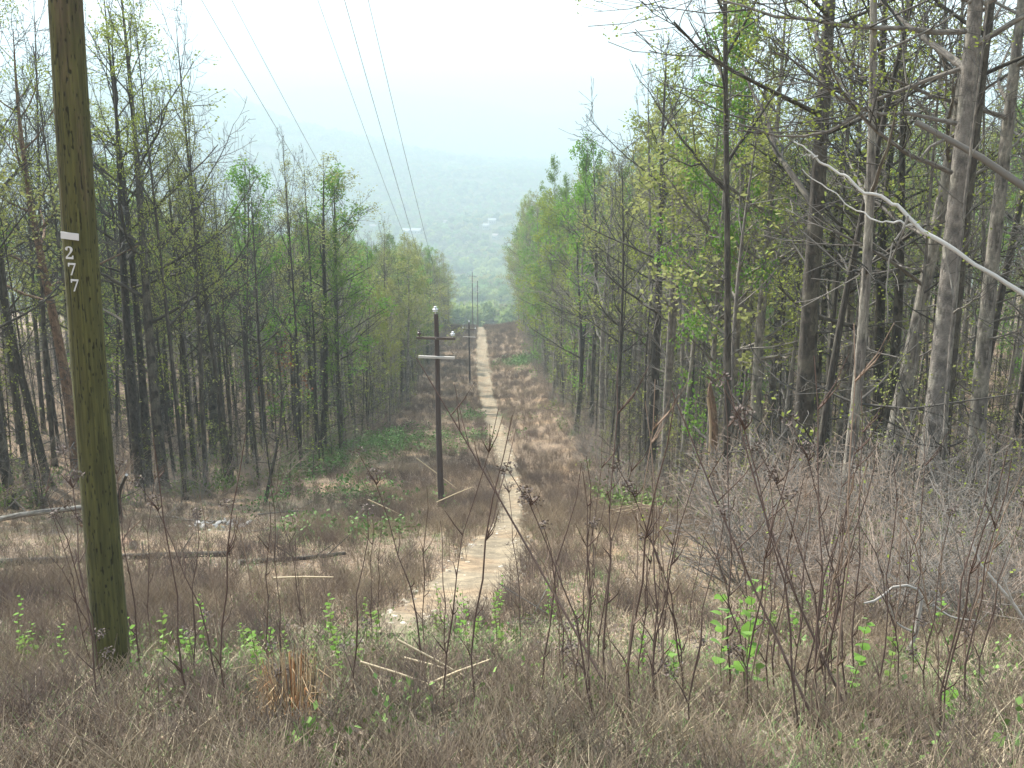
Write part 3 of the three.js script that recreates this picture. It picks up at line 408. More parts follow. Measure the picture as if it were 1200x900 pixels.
// ---- the woods either side: the largest in view as single trees, the rest of the woods as a mass
const massSpots = {};
const addMass = (key, x, y, z, s, turn, fat, c) => (massSpots[key] ??= []).push([x, y, z, s, turn, fat, c]);
{
  const R = rng(1234), spots = [], grid = new Map(), gap = 2.05;
  const near = (x, d, g) => { const i = Math.floor(x / 4), j = Math.floor(d / 4); for (let a = -1; a <= 1; a++) for (let b = -1; b <= 1; b++) for (const [px, pd] of grid.get((i + a) * 4096 + j + b) ?? []) if ((px - x) ** 2 + (pd - d) ** 2 < g * g) return true; for (const [hx, hd, r] of heroes) if ((hx - x) ** 2 + (hd - d) ** 2 < r * r) return true; return false; };
  for (let n = 0; n < 26000; n++) {
    const side = R() < 0.56 ? -1 : 1, d = 6 + 290 * Math.pow(R(), 0.9), off = 52 * Math.pow(R(), 1.5), x = side < 0 ? edgeL(d) - off + (R() - 0.5) * 2 + 2.2 * fbm(d / 14, 3) : edgeR(d) + off + (R() - 0.5) * 2 + 2.2 * fbm(d / 14, 9);
    if (Math.abs(x) > 0.56 * d + 14) continue;
    if (side > 0 && d < 22 && x < 12.5) continue;
    if (off > 40 && d < 60 && R() < 0.4) continue;
    if (near(x, d, gap * (off < 8 ? 0.82 : off < 20 ? 1.02 : 1.3))) continue;
    const key = Math.floor(x / 4) * 4096 + Math.floor(d / 4); (grid.get(key) ?? grid.set(key, []).get(key)).push([x, d]);
    const inFrame = Math.abs(x) < 0.5 * d + 1.5, u = R(), farness = smooth(45, 130, d);
    let kind = side < 0 ? (u < lerp(0.5, 0.1, farness) ? 'bare' : u < lerp(0.68, 0.25, farness) ? 'bareGrey' : u < lerp(0.97, 0.48, farness) ? 'sparse' : 'full') : (u < lerp(0.3, 0.1, farness) ? 'bare' : u < lerp(0.62, 0.3, farness) ? 'bareGrey' : u < lerp(0.86, 0.4, farness) ? 'sparse' : 'full');
    const w = R(); if (w < 0.22) kind = 'young'; else if (w < 0.5) kind = 'slim';
    const list = kinds[kind], v = Math.floor(R() * list.length), tall = side < 0 ? table([[30, 1.12], [55, 1.1], [85, 0.98], [200, 0.92]])(d) : table([[30, 1.25], [42, 1.12], [60, 1.08], [90, 1.16], [150, 1.3]])(d);
    const s = kind === 'young' ? 0.6 + 0.8 * R() : kind === 'slim' ? tall * (0.6 + 0.6 * R()) : tall * lerp(0.72 + 0.38 * R(), 0.58 + 0.6 * R(), farness);
    spots.push({ x, d, side, off, kind, v, s, turn: R() * 6.283, fat: 0.5 + 0.95 * Math.pow(R(), 1.8) + (kind === 'young' ? 0.3 : 0), tilt: (R() + R() + R() - 1.5) * 0.065 + (off < 4 ? -side * 0.015 : 0), inFrame, size: inFrame ? s * (kind === 'young' ? 0.3 : kind === 'slim' ? 0.7 : 1) / (d * (1 + 0.03 * off)) : 0 });
  }
  spots.sort((a, b) => b.size - a.size);
  const seen = {}; let singles = 0;
  for (const p of spots) {
    const k = kinds[p.kind][p.v], isYoung = p.kind === 'young';
    if (p.inFrame && singles < 290) {
      singles++;
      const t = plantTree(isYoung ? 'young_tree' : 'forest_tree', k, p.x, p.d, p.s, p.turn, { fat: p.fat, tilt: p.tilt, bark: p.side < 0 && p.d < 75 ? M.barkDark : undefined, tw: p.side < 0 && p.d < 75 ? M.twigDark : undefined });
      const where = `${p.off < 4 ? 'edging' : p.off < 14 ? 'inside' : 'deep in'} ${p.side < 0 ? 'left' : 'right'} woods`;
      const row = p.d < 42 ? 'before second pole' : p.d < 62 ? 'beside second pole' : p.d < 110 ? 'beyond second pole' : p.d < 170 ? 'by third pole' : 'near the crest';
      const lean = p.tilt > 0.02 ? 'left-leaning' : p.tilt < -0.02 ? 'right-leaning' : 'upright';
      const head = `${k.look} ${lean} ${isYoung ? 'young tree' : p.kind === 'slim' ? 'thin tree' : p.fat > 1.1 ? 'thick tree' : 'slim tree'}`, q = `${head} ${where} ${row}`;
      (seen[q] ??= []).push({ t, d: p.d, head, where, row, side: p.side });
    } else addMass(`${p.kind}:${p.v}:${p.off > 9 ? 'deep' : 'edge'}`, p.x, height(p.x, -p.d) - 0.03, -p.d, p.s, p.turn, p.fat, 1);
  }
  for (const q in seen) { const l = seen[q].sort((a, b) => a.d - b.d); l.forEach((e, i) => tag(e.t, l.length > 1 && i < ORD.length ? `${ORD[i]} ${e.head} ${e.where} ${e.row}` : q, 'tree', e.side < 0 ? 'trees of the left woods' : 'trees of the right woods')); }
  console.log('spots', spots.length, 'singles', singles);
}
// low growth under the trees
{
  const R = rng(555);
  for (let n = 0; n < 3600; n++) {
    const side = R() < 0.38 ? -1 : 1, d = 14 + 240 * Math.pow(R(), 1.2), off = -1 + 40 * Math.pow(R(), 1.4), x = side < 0 ? edgeL(d) - off : edgeR(d) + off;
    if (Math.abs(x) > 0.52 * d + 6) continue;
    if (R() < 0.5) addMass(`young:${Math.floor(R() * 4)}`, x, height(x, -d) - 0.03, -d, 0.3 + 0.45 * R(), R() * 6.283, 1, 1); else addMass(`shrub:${Math.floor(R() * 4)}`, x, height(x, -d) - 0.05, -d, 0.6 + 0.8 * R(), R() * 6.283, 1.1, 1);
  }
  const plainOf = new Map(), plain = (m) => m && (plainOf.get(m) ?? plainOf.set(m, std(m.color.r, m.color.g, m.color.b, { side: THREE.DoubleSide })).get(m));
  const q = new THREE.Quaternion(), e = new THREE.Euler(), m = new THREE.Matrix4();
  for (const key in massSpots) {
    const [kind, v, row] = key.split(':'), k = kinds[kind][+v], l = massSpots[key];
    const word = { bare: 'dark bare trees', slim: 'thin whippy trees', bareGrey: 'grey bare trees', sparse: 'thinly leafed trees', full: 'fresh green trees', young: 'thin saplings', shrub: 'bare twiggy undergrowth' }[kind];
    for (const [geo, mat, nm] of [[mergeGeometries([k.wood, k.twig]), k.bark, 'stems and twigs'], [k.leaf, row === 'deep' ? plain(k.lf) : k.lf, 'leaves']]) {
      if (!geo) continue;
      const im = shade(new THREE.InstancedMesh(geo, mat, l.length)); const RR = rng(99);
      l.forEach(([x, y, z, s, turn, fat], i) => { e.set((RR() - 0.5) * 0.06, turn, (RR() - 0.5) * 0.06); m.compose(new THREE.Vector3(x, y, z), q.setFromEuler(e), new THREE.Vector3(s * fat, s, s * fat)); im.setMatrixAt(i, m); const c = 0.85 + 0.3 * RR(); im.setColorAt(i, new THREE.Color().setRGB(c, c * (0.96 + 0.08 * RR()), c)); });
      tag(top(im, kind === 'shrub' ? 'undergrowth' : 'deep_woods'), `${nm} of ${word} massed in the woods beside the strip`, 'woods', null, 'stuff');
    }
  }
}
console.log('woods');

// ---------------------------------------------------------------- the valley: forest canopy and houses
{
  const R = rng(808), crowns = [0, 1, 2, 3, 4].map((k) => { const fine = k > 2, G = new Geo(), r = rng(600 + k); for (let n = 0; n < (fine ? 620 : 170); n++) { const t = r() * 6.283, c = r() * 2 - 1, q = Math.sqrt(1 - c * c), rr = (0.72 + 0.3 * noise3.noise(Math.cos(t) * q * 1.7 + k * 5, c * 1.7, Math.sin(t) * q * 1.7) * 1.6) * (0.75 + 0.25 * r()); G.randLeaf(r, [Math.cos(t) * q * rr, 0.55 + c * rr * 0.85, Math.sin(t) * q * rr], fine ? 0.22 : 0.55, fine ? 0.1 : 0.24); } return G.build(); });
  const houses = [[-178, 1770], [-160, 1745], [-118, 1905], [-43, 1745], [-34, 1775], [-26, 1660], [45, 2060], [170, 4000], [120, 3900], [-115, 2010], [1.5, 1390], [-245, 1845], [205, 3960], [150, 1960]];
  const spots = [[], [], [], [], []], cols = [[], [], [], [], []];
  const pal = [[0.22, 0.32, 0.09], [0.3, 0.35, 0.11], [0.2, 0.26, 0.09], [0.24, 0.24, 0.14], [0.2, 0.3, 0.12], [0.32, 0.32, 0.12], [0.11, 0.17, 0.08]];
  for (let n = 0; n < 52000; n++) {
    const u = R(), d = 430 * Math.pow(7600 / 430, Math.pow(u, 0.9)), x = (R() * 2 - 1) * (0.42 * d + 30); if (d > 560 && fbm(x / 170 + 50, d / 170, 2) > 0.22) continue;
    if (d < 470 && Math.abs(x + 10) < 8) continue;
    if (houses.some(([hx, hd]) => Math.abs(x - hx * d / hd) < 9 + hd * 0.003 && d > hd - 75 && d < hd + 18)) continue;
    const s = (4.2 + 3.4 * R()) * (d > 2200 ? 1 + (d - 2200) / 2600 : 1), k = d < 1250 ? 3 + n % 2 : n % 3; spots[k].push([x, height(x, -d) + (d < 800 ? 6 : 4), -d, s, R() * 6.283, 0.8 + 0.5 * R()]);
    const g = fbm(x / 220, d / 220, 2) + 0.35 * (R() - 0.5), c = pal[clamp(Math.floor((g + 0.5) * 7), 0, 6)], z = 0.8 + 0.4 * R(); cols[k].push(new THREE.Color().setRGB(c[0] * z, c[1] * z, c[2] * z));
  }
  const mat = leafy(1, 1, 1, 0.45), q = new THREE.Quaternion(), e = new THREE.Euler(), m = new THREE.Matrix4();
  spots.forEach((l, k) => { const im = shade(new THREE.InstancedMesh(crowns[k], mat, l.length)); l.forEach(([x, y, z, s, t, v], i) => { e.set(0, t, 0); m.compose(new THREE.Vector3(x, y, z), q.setFromEuler(e), new THREE.Vector3(s, s * v, s)); im.setMatrixAt(i, m); im.setColorAt(i, cols[k][i]); }); tag(top(im, 'valley_forest'), 'hazy spring forest covering the valley floor and far hillsides', 'forest', null, 'stuff'); });
  const wall = std(0.46, 0.45, 0.43), roofs = [std(0.36, 0.36, 0.38), std(0.42, 0.42, 0.43), std(0.3, 0.25, 0.23)], win = std(0.06, 0.07, 0.09, { roughness: 0.2 });
  const say = ['long pale farm building at the left of the valley', 'pale shed beside the long farm building', 'white house in the clearing behind the farm buildings', 'white house amid valley trees below the wires', 'second white house amid valley trees below the wires', 'small white house nearest in the valley middle', 'lone white house toward the right of the valley', 'faint far house under the right hills', 'faint far house left of the other', 'small house at the foot of the near ridge', 'lone house just above the crest trees', 'small house left of the farm buildings', 'faint far house rightmost under the hills', 'white house right of the valley, half hidden'];
  houses.forEach(([x, d], k) => {
    const L = k < 2 ? 16 : 9 + (k * 7 % 5), W = k < 2 ? 11 : 8, H = k < 2 ? 6 : 6.5, f = 1 + (d > 3000 ? 0.5 : 0); const g = base('house', x, height(x, -d) - 1.2, -d, (k * 1.7) % 1.2 - 0.6); g.scale.setScalar(f);
    const w = mesh(new THREE.BoxGeometry(L, H + 1, W), wall, 'wall', g); w.position.y = (H + 1) / 2;
    const s = new THREE.Shape(); s.moveTo(-W / 2 - 0.6, 0); s.lineTo(W / 2 + 0.6, 0); s.lineTo(0, W * 0.33); const rg = new THREE.ExtrudeGeometry(s, { depth: L + 1, bevelEnabled: false }); rg.translate(0, 0, -(L + 1) / 2); rg.rotateY(Math.PI / 2); const r = mesh(rg, roofs[k % 3], 'roof', g); r.position.y = H + 1.01;
    for (let i = 0; i < 3; i++) { const p = mesh(new THREE.BoxGeometry(1.4, 1.8, 0.12), win, 'window', g); p.position.set((i - 1) * L * 0.3, 4, W / 2 + 0.03); }
    tag(g, say[k], 'house', 'houses in the valley');
  });
}
console.log('valley');

// ---------------------------------------------------------------- ground cover of the cleared strip
function scatter(name, label, geos, mat, n, fn) {
  const L = geos.map(() => []); for (let i = 0; i < n; i++) { const p = fn(i); if (p) L[i % geos.length].push(p); }
  const q = new THREE.Quaternion(), e = new THREE.Euler(), m = new THREE.Matrix4(), c = new THREE.Color();
  L.forEach((l, k) => { if (!l.length) return; const im = shade(new THREE.InstancedMesh(geos[k], mat, l.length)); l.forEach((p, i) => { e.set(p.tx ?? 0, p.turn, p.tz ?? 0); m.compose(new THREE.Vector3(p.x, p.y ?? height(p.x, -p.d) - 0.02, -p.d), q.setFromEuler(e), new THREE.Vector3(p.s, p.s * (p.h ?? 1), p.s)); im.setMatrixAt(i, m); im.setColorAt(i, c.setRGB(...p.c)); }); tag(top(im, name), label, name.replace(/_/g, ' '), null, 'stuff'); });
}
{
  const R = rng(3001), white = std(1, 1, 1), whiteLeaf = std(1, 1, 1, { side: THREE.DoubleSide });
  const stemTuft = (seed, n, H, tw) => { const r = rng(seed), G = new Geo(); for (let k = 0; k < n; k++) { const a = r() * 6.28, l = H * (0.5 + 0.6 * r()), b = [(r() - 0.5) * 0.35, 0, (r() - 0.5) * 0.35], o = 0.12 + 0.35 * r(), p = [b, [b[0] + Math.cos(a) * o * l * 0.4, l * 0.5, b[2] + Math.sin(a) * o * l * 0.4], [b[0] + Math.cos(a) * o * l, l * (0.95 - 0.3 * o), b[2] + Math.sin(a) * o * l]]; G.tube(p, [0.0042, 0.0034, 0.0018], 3); for (let t = 0; t < tw; t++) { const s = 0.4 + 0.55 * r(), q = [lerp(p[0][0], p[2][0], s), lerp(p[0][1], p[2][1], s), lerp(p[0][2], p[2][2], s)], an = r() * 6.28, ll = 0.08 + 0.14 * r(); G.tube([q, [q[0] + Math.cos(an) * ll, q[1] + ll * 0.9, q[2] + Math.sin(an) * ll]], [0.0024, 0.0014], 3); } } return G.build(); };
  const bladeTuft = (seed, n, H) => { const r = rng(seed), G = new Geo(); for (let k = 0; k < n; k++) { const a = r() * 6.28, l = H * (0.5 + 0.7 * r()), b = [(r() - 0.5) * 0.18, 0, (r() - 0.5) * 0.18], w = 0.0035 + 0.003 * r(), o = 0.3 + 0.7 * r(), cx = Math.cos(a), cz = Math.sin(a), s0 = G.p.length / 3; for (let j = 0; j <= 3; j++) { const t = j / 3, x = b[0] + cx * o * l * t * t, y = l * (t - 0.4 * o * t * t), z = b[2] + cz * o * l * t * t, ww = w * (1 - t * 0.9); G.p.push(x - cz * ww, y, z + cx * ww, x + cz * ww, y, z - cx * ww); G.n.push(-cx * 0.5, 0.8, -cz * 0.5, -cx * 0.5, 0.8, -cz * 0.5); G.u.push(0, t, 1, t); if (j) G.i.push(s0 + j * 2 - 2, s0 + j * 2 - 1, s0 + j * 2, s0 + j * 2 - 1, s0 + j * 2 + 1, s0 + j * 2); } } const g = G.build(); g.computeVertexNormals(); return g; };
  const sprig = (seed, n, H) => { const r = rng(seed), G = new Geo(); for (let k = 0; k < n; k++) { const a = r() * 6.28, rr = 0.25 * Math.sqrt(r()), c = [Math.cos(a) * rr, H * (0.15 + 0.85 * r()) * (1 - rr), Math.sin(a) * rr]; G.randLeaf(r, c, 0.05 + 0.05 * r(), 0.018 + 0.016 * r()); } return G.build(); };
  const litter = (seed) => { const r = rng(seed), G = new Geo(); for (let k = 0; k < 12; k++) { const c = [(r() - 0.5) * 0.5, 0.012 + 0.03 * r(), (r() - 0.5) * 0.5]; const a = r() * 6.28, ax = norm([Math.cos(a), (r() - 0.5) * 0.8, Math.sin(a)]), nm = norm([(r() - 0.5) * 0.9, 1, (r() - 0.5) * 0.9]), wd = norm([nm[1] * ax[2] - nm[2] * ax[1], nm[2] * ax[0] - nm[0] * ax[2], nm[0] * ax[1] - nm[1] * ax[0]]); G.leaf(c, ax, wd, nm, 0.05 + 0.06 * r(), 0.018 + 0.018 * r()); } return G.build(); };
  const onPath = (x, d) => d > 12.5 && Math.abs(x - pathX(d)) < pathW(d) * (0.8 + 0.35 * R());
  const strip = (pow, dmax) => { const d = 2.8 + (dmax - 2.8) * Math.pow(R(), pow); const a = Math.max(edgeL(d) - 3, -0.54 * d - 1.5), b = Math.min(edgeR(d) + 3, 0.54 * d + 1.5); return [lerp(a, b, R()), d]; };
  const stems = [1, 2, 3, 4].map((k) => stemTuft(700 + k, 9, 0.5, 4)), far = [1, 2, 3].map((k) => stemTuft(720 + k, 16, 0.8, 2));
  const brown = (x, d) => { const t = fbm(x / 4 + 9, d / 6, 2) + 0.5 * (R() - 0.5), k = 0.75 + 0.5 * R(); return t > 0.12 ? [0.25 * k, 0.195 * k, 0.13 * k] : t > -0.12 ? [0.165 * k, 0.122 * k, 0.09 * k] : [0.125 * k, 0.092 * k, 0.075 * k]; };
  scatter('dry_weeds', 'dense dry brown weed stalks covering the cleared slope', stems, white, 12500, () => { const [x, d] = strip(1.55, 62); if (onPath(x, d) || (x < -6.5 && d > 19 && R() < 0.72)) return null; const n = vary(x, d); if (n < -0.12 && R() < 0.75) return null; return { x, d, s: (0.5 + 0.65 * R() + n * 0.4) * lerp(0.6, 1.1, smooth(6.5, 18, d)), turn: R() * 6.28, h: 0.8 + 0.7 * R(), c: brown(x, d), tx: (R() - 0.5) * 0.25, tz: (R() - 0.5) * 0.25 }; });
  scatter('dry_weeds', 'dry brown weeds thick over the farther strip', far, white, 17000, () => { const [x, d] = strip(0.85, 262); if (d < 40 || onPath(x, d) || (x < -9 && d < 60 && R() < 0.6)) return null; const n = vary(x, d); if (n < -0.3 && R() < 0.7) return null; return { x, d, s: (0.6 + 0.6 * R()) * (1 + 0.002 * d), turn: R() * 6.28, h: 0.6 + 0.35 * R(), c: brown(x, d) }; });
  const blades = [1, 2, 3].map((k) => bladeTuft(740 + k, 14, 0.24));
  scatter('dry_grass', 'straw-coloured dead grass among the weeds', blades, white, 6000, () => { const [x, d] = strip(1.8, 60); if (onPath(x, d) && R() < 0.9) return null; const k = 0.7 + 0.6 * R(); return { x, d, s: 0.5 + 0.9 * R(), turn: R() * 6.28, c: [0.34 * k, 0.275 * k, 0.18 * k] }; });
  scatter('green_grass', 'short fresh green grass blades in the foreground', blades, whiteLeaf, 15000, () => { const [x, d] = strip(1.9, 45); const g = greenAt(x, d); if (R() > 0.3 + g * 0.9 || onPath(x, d)) return null; const k = 0.75 + 0.5 * R(); return { x, d, s: 0.5 + 0.7 * R(), turn: R() * 6.28, c: [0.13 * k, 0.21 * k, 0.065 * k] }; });
  const sprigs = [1, 2, 3].map((k) => sprig(760 + k, 26, 0.42));
  scatter('green_herbs', 'low green leafy herbs in patches on the strip', sprigs, whiteLeaf, 26000, () => { const [x, d] = strip(0.9, 200); const g = greenAt(x, d); if (R() > g * (d > 20 ? 1 : 0.5) || onPath(x, d)) return null; const k = 0.75 + 0.5 * R(); return { x, d, s: (0.7 + 0.9 * R()) * (1 + 0.006 * d) * (d < 20 ? 0.42 : 1), turn: R() * 6.28, h: 0.8 + 0.5 * R(), c: [0.12 * k, 0.21 * k, 0.06 * k] }; });
  scatter('green_herbs', 'small fresh leaves sprouting among the near weeds', sprigs, whiteLeaf, 900, () => { const d = 4.2 + 11 * R(), x = (R() * 2 - 1) * (0.5 * d + 0.5); if (fbm(x / 1.6 + 13, d / 1.6, 2) < 0.14) return null; const k = 0.8 + 0.5 * R(); return { x, d, s: 0.3 + 0.3 * R(), turn: R() * 6.28, h: 1.1 + 1.2 * R(), c: [0.15 * k, 0.24 * k, 0.06 * k] }; });
  scatter('green_herbs', 'small fresh leaves coming up in the woods', sprigs, whiteLeaf, 2400, () => { const side = R() < 0.5 ? -1 : 1, d = 16 + 110 * R() * R(), x = side < 0 ? edgeL(d) - 14 * R() * R() : edgeR(d) - 2 + 12 * R() * R(); if (fbm(x / 4 + 3, d / 4, 2) < 0.02) return null; const k = 0.75 + 0.5 * R(); return { x, d, s: 0.8 + 1.2 * R(), turn: R() * 6.28, h: 1 + R(), c: [0.14 * k, 0.21 * k, 0.05 * k] }; });
  const lit = [1, 2, 3].map((k) => litter(780 + k));
  scatter('leaf_litter', 'curled dead leaves strewn over the ground', lit, white, 9000, () => { const d = 2.8 + 40 * Math.pow(R(), 1.9), x = (R() * 2 - 1) * (0.54 * d + 1); if (onPath(x, d) && R() < 0.85) return null; const k = 0.65 + 0.7 * R(), t = R(); return { x, d, y: height(x, -d), s: 0.35 + 0.45 * R(), turn: R() * 6.28, tx: 0.3, c: t < 0.08 ? [0.28 * k, 0.24 * k, 0.19 * k] : t < 0.75 ? [0.2 * k, 0.15 * k, 0.11 * k] : [0.17 * k, 0.11 * k, 0.07 * k] }; });
}
console.log('cover');

// ---------------------------------------------------------------- things in the strip and the foreground
{
  const R = rng(4242);
  // bare shrubs of the right-hand thicket and along the edges
  const spots = []; const put = (x, d, s, k) => spots.push([x, d, s, k ?? Math.floor(R() * 4)]);
  for (let n = 0; n < 105; n++) { const d = 11 + 21 * R(); put(lerp(Math.max(3.2, d * 0.2), 0.5 * d + 0.8, Math.pow(R(), 0.8)), d, (0.5 + 0.6 * R()) * (d > 17 ? 1.35 : 0.85)); }
  for (let n = 0; n < 16; n++) { const d = 24 + 26 * R(); put(edgeL(d) + 1.5 - 4 * R(), d, 0.6 + 0.5 * R()); }
  for (let n = 0; n < 14; n++) { const d = 34 + 40 * R(); put(edgeR(d) - 1.5 + 2 * R(), d, 0.7 + 0.5 * R()); }
  spots.sort((a, b) => a[1] - b[1]);
  const cnt = {};
  for (const [x, d, s, k] of spots) {
    const g = plantTree('bare_shrub', kinds.shrub[k], x, d, s, R() * 6.28, { part: 'stems' });
    const q = `${k % 2 === 0 ? 'reddish' : 'greyish'} ${s > 0.95 ? 'tall' : s > 0.7 ? 'mid-height' : 'low'} bare twiggy shrub ${x < 0 ? 'at the left wood edge' : d > 33 ? 'along the right wood edge' : x > 0.36 * d ? 'at far right of the thicket' : x > 0.27 * d ? 'in the middle of right thicket' : 'at the thicket\'s edge nearest the track'}`; cnt[q] = (cnt[q] ?? -1) + 1; tag(g, `${ORD[Math.min(15, cnt[q])]} ${q}`, 'shrub', 'bare shrubs by the woods');
  }
  // canes and dead stalks close by
  const caneKinds = [...Array(9)].map((_, k) => {
    const r = rng(5100 + k), G = new Geo(), H = 1.15 + 0.8 * r(), lx = -0.75 + 0.95 * r(), lz = (r() - 0.5) * 0.4, P = []; for (let i = 0; i <= 8; i++) { const t = i / 8; P.push([lx * t * t * H * 0.7 + 0.012 * Math.sin(i * 2.1), t * H - 0.04, lz * t * t * H + 0.012 * Math.sin(i * 1.7)]); }
    G.tube(P, P.map((_, i) => (0.0045 + 0.003 * r()) * (1 - 0.66 * i / 8)), 6); const heads = new Geo(), tips = [P[8]];
    for (let b = 0; b < 2 + k; b++) { const i = 2 + Math.floor(r() * 6), a = r() * 6.28, l = 0.05 + (k % 4 ? 0.12 : 0.26) * r(), q = P[i], e = [q[0] + Math.cos(a) * l * 0.55, q[1] + l * 0.85, q[2] + Math.sin(a) * l * 0.55]; G.tube([q, [lerp(q[0], e[0], 0.5) + 0.01, lerp(q[1], e[1], 0.45), lerp(q[2], e[2], 0.5)], e], [0.0042, 0.0032, 0.0018], 4); tips.push(e); }
    if (k % 3 === 0) for (const t of tips.slice(0, 3)) for (let n = 0; n < 46; n++) { const a = r() * 6.28, c = r() * 2 - 1, q = Math.sqrt(1 - c * c), rr = 0.035 * Math.cbrt(r()); heads.randLeaf(r, [t[0] + Math.cos(a) * q * rr * 1.3, t[1] + c * rr, t[2] + Math.sin(a) * q * rr], 0.018, 0.006); }
    return { stem: G.build(), head: heads.p.length ? heads.build() : null };
  });
  const canes = [[2.05, 5.2, 1, 0], [1.75, 5.6, 2, 0.4], [1.35, 5.4, 4, 2.9], [1.1, 5.9, 7, 1.1], [0.85, 6.3, 5, 2.2], [0.55, 5.6, 8, 3.4], [0.2, 6.2, 2, 0.2], [-0.25, 5.7, 4, 5], [-0.6, 6.6, 6, 3], [-1.0, 5.9, 0, 1.3], [-1.4, 5.5, 3, 2.5], [-1.9, 6.1, 6, 4], [-2.3, 6.8, 0, 0.7], [-2.7, 6.2, 3, 5.5], [2.5, 6.0, 7, 0.4], [2.75, 5.7, 5, 1.9], [2.3, 6.8, 8, 2.6], [3.0, 7.4, 1, 3.6], [3.3, 6.9, 4, 4.4], [3.6, 8.0, 7, 5.2], [1.9, 7.6, 2, 5.9], [1.3, 8.2, 5, 1.6], [0.7, 8.8, 8, 2.0], [-2.1, 8.6, 1, 0.3], [-3.0, 7.6, 6, 1.1], [-0.9, 9.6, 4, 2.7], [2.8, 9.2, 2, 3.9], [3.9, 9.8, 5, 0.9], [4.4, 10.6, 7, 4.9], [1.6, 10.4, 1, 2.4], [-3.9, 10.2, 8, 3.1], [0.1, 10.8, 6, 0.6], [-1.7, 11.5, 5, 1.8], [2.2, 11.8, 4, 5.1], [3.4, 12.4, 8, 2.9], [-2.6, 12.6, 2, 4.3], [1.0, 12.9, 7, 0.1], [4.9, 12.2, 1, 3.3]].sort((a, b) => a[0] / a[1] - b[0] / b[1]);
  for (const c of canes) c[3] = (c[3] - 3.1) * 0.3;
  for (let n = 0; n < 52; n++) { const d = 4.8 + 6 * R() * R(), x = (0.05 + 0.45 * R()) * d; canes.push([x, d, Math.floor(R() * 9), (R() - 0.5) * 1.4]); }
  for (let n = 0; n < 16; n++) { const d = 5 + 7 * R(), x = -0.45 * R() * d; canes.push([x, d, Math.floor(R() * 9), (R() - 0.5) * 3]); }
  canes.sort((a, b) => a[0] / a[1] - b[0] / b[1]);
  const rowsOf = { first: [], second: [], third: [], fourth: [] };
  for (const c of canes) rowsOf[c[1] < 5.9 ? 'first' : c[1] < 7.5 ? 'second' : c[1] < 10 ? 'third' : 'fourth'].push(c);
  const rowSay = { first: 'front row at the bottom edge', second: 'second row from the bottom', third: 'third row, level with numbered pole foot', fourth: 'back row just below the track' };
  for (const row in rowsOf) rowsOf[row].forEach(([x, d, k, t], i) => { const c = caneKinds[k], g = base('weed_stalk', x, height(x, -d) - 0.02, -d, t); g.scale.setScalar(1 + 0.25 * R()); mesh(c.stem, i % 4 === 3 ? M.dryStem : M.cane, 'stem', g); if (c.head) mesh(c.head, M.seed, 'seed_head', g).userData.kind = 'stuff'; tag(g, `${ORDL[i] ?? 'far right'} tall dead weed stalk in the ${rowSay[row]}`, 'weed', 'tall dead stalks in the foreground'); });
  // long leaning canes that cross the view
  for (const [a, b, c, r, label] of [[[0.72, 5.1], [-0.2, 1.25, 6.2], [-0.62, 1.85, 6.6], 0.008, 'long brown cane slanting up left, bottom centre'], [[1.72, 5.0], [1.3, 0.9, 5.6], [0.95, 1.75, 6.0], 0.009, 'long brown cane slanting up left, right of centre'], [[2.0, 5.3], [1.55, 1.0, 5.7], [1.3, 1.9, 6.1], 0.009, 'dark cane leaning left above the bright green shoots']]) {
    const y0 = height(a[0], -a[1]), P = new THREE.CatmullRomCurve3([new THREE.Vector3(a[0], y0 - 0.03, -a[1]), new THREE.Vector3(b[0], y0 + b[1], -b[2]), new THREE.Vector3(c[0], y0 + c[1], -c[2])]).getPoints(14).map((v) => [v.x, v.y, v.z]); const g = new THREE.Group(); top(g, 'weed_stalk'); g.position.set(a[0], y0, -a[1]); const Q = P.map((p) => [p[0] - a[0], p[1] - y0, p[2] + a[1]]);
    mesh(new Geo().tube(Q, Q.map((_, i) => r * (1 - 0.6 * i / 14)), 7).build(), M.cane, 'stem', g); const G = new Geo(); for (let k = 0; k < 6; k++) { const q = Q[5 + k], an = R() * 6.28, l = 0.15 + 0.3 * R(); G.tube([q, [q[0] + Math.cos(an) * l * 0.4, q[1] + l * 0.5, q[2] + Math.sin(an) * l * 0.4], [q[0] + Math.cos(an) * l * 0.7, q[1] + l, q[2] + Math.sin(an) * l * 0.7]], [0.004, 0.003, 0.0015], 4); } mesh(G.build(), M.cane, 'side_twigs', g).userData.kind = 'stuff';
    tag(g, label, 'weed', 'tall dead stalks in the foreground');
  }
  // fresh leafy shoots, each leaf its own
  const leafGeos = [0, 1, 2].map((k) => { const G = new Geo(), r = rng(6000 + k), n = 6, w = [0, 0.28, 0.4, 0.42, 0.32, 0.17, 0], s0 = 0; for (let i = 0; i <= n; i++) { const t = i / n, dr = -0.25 * t * t - 0.05 * k * t, ww = w[i] * (0.9 + 0.2 * r()); for (const s of [-1, 0, 1]) { G.p.push(s * ww, dr + (s ? 0.12 * ww + 0.04 * (r() - 0.5) : 0), t); G.n.push(s * -0.25, 1, 0.2 * t); G.u.push(s * 0.5 + 0.5, t); } if (i) { const o = s0 + i * 3; G.i.push(o - 3, o, o - 2, o - 2, o, o + 1, o - 2, o + 1, o - 1, o - 1, o + 1, o + 2); } } const g = G.build(); g.computeVertexNormals(); return g; });
  const shootStem = std(0.16, 0.17, 0.07);
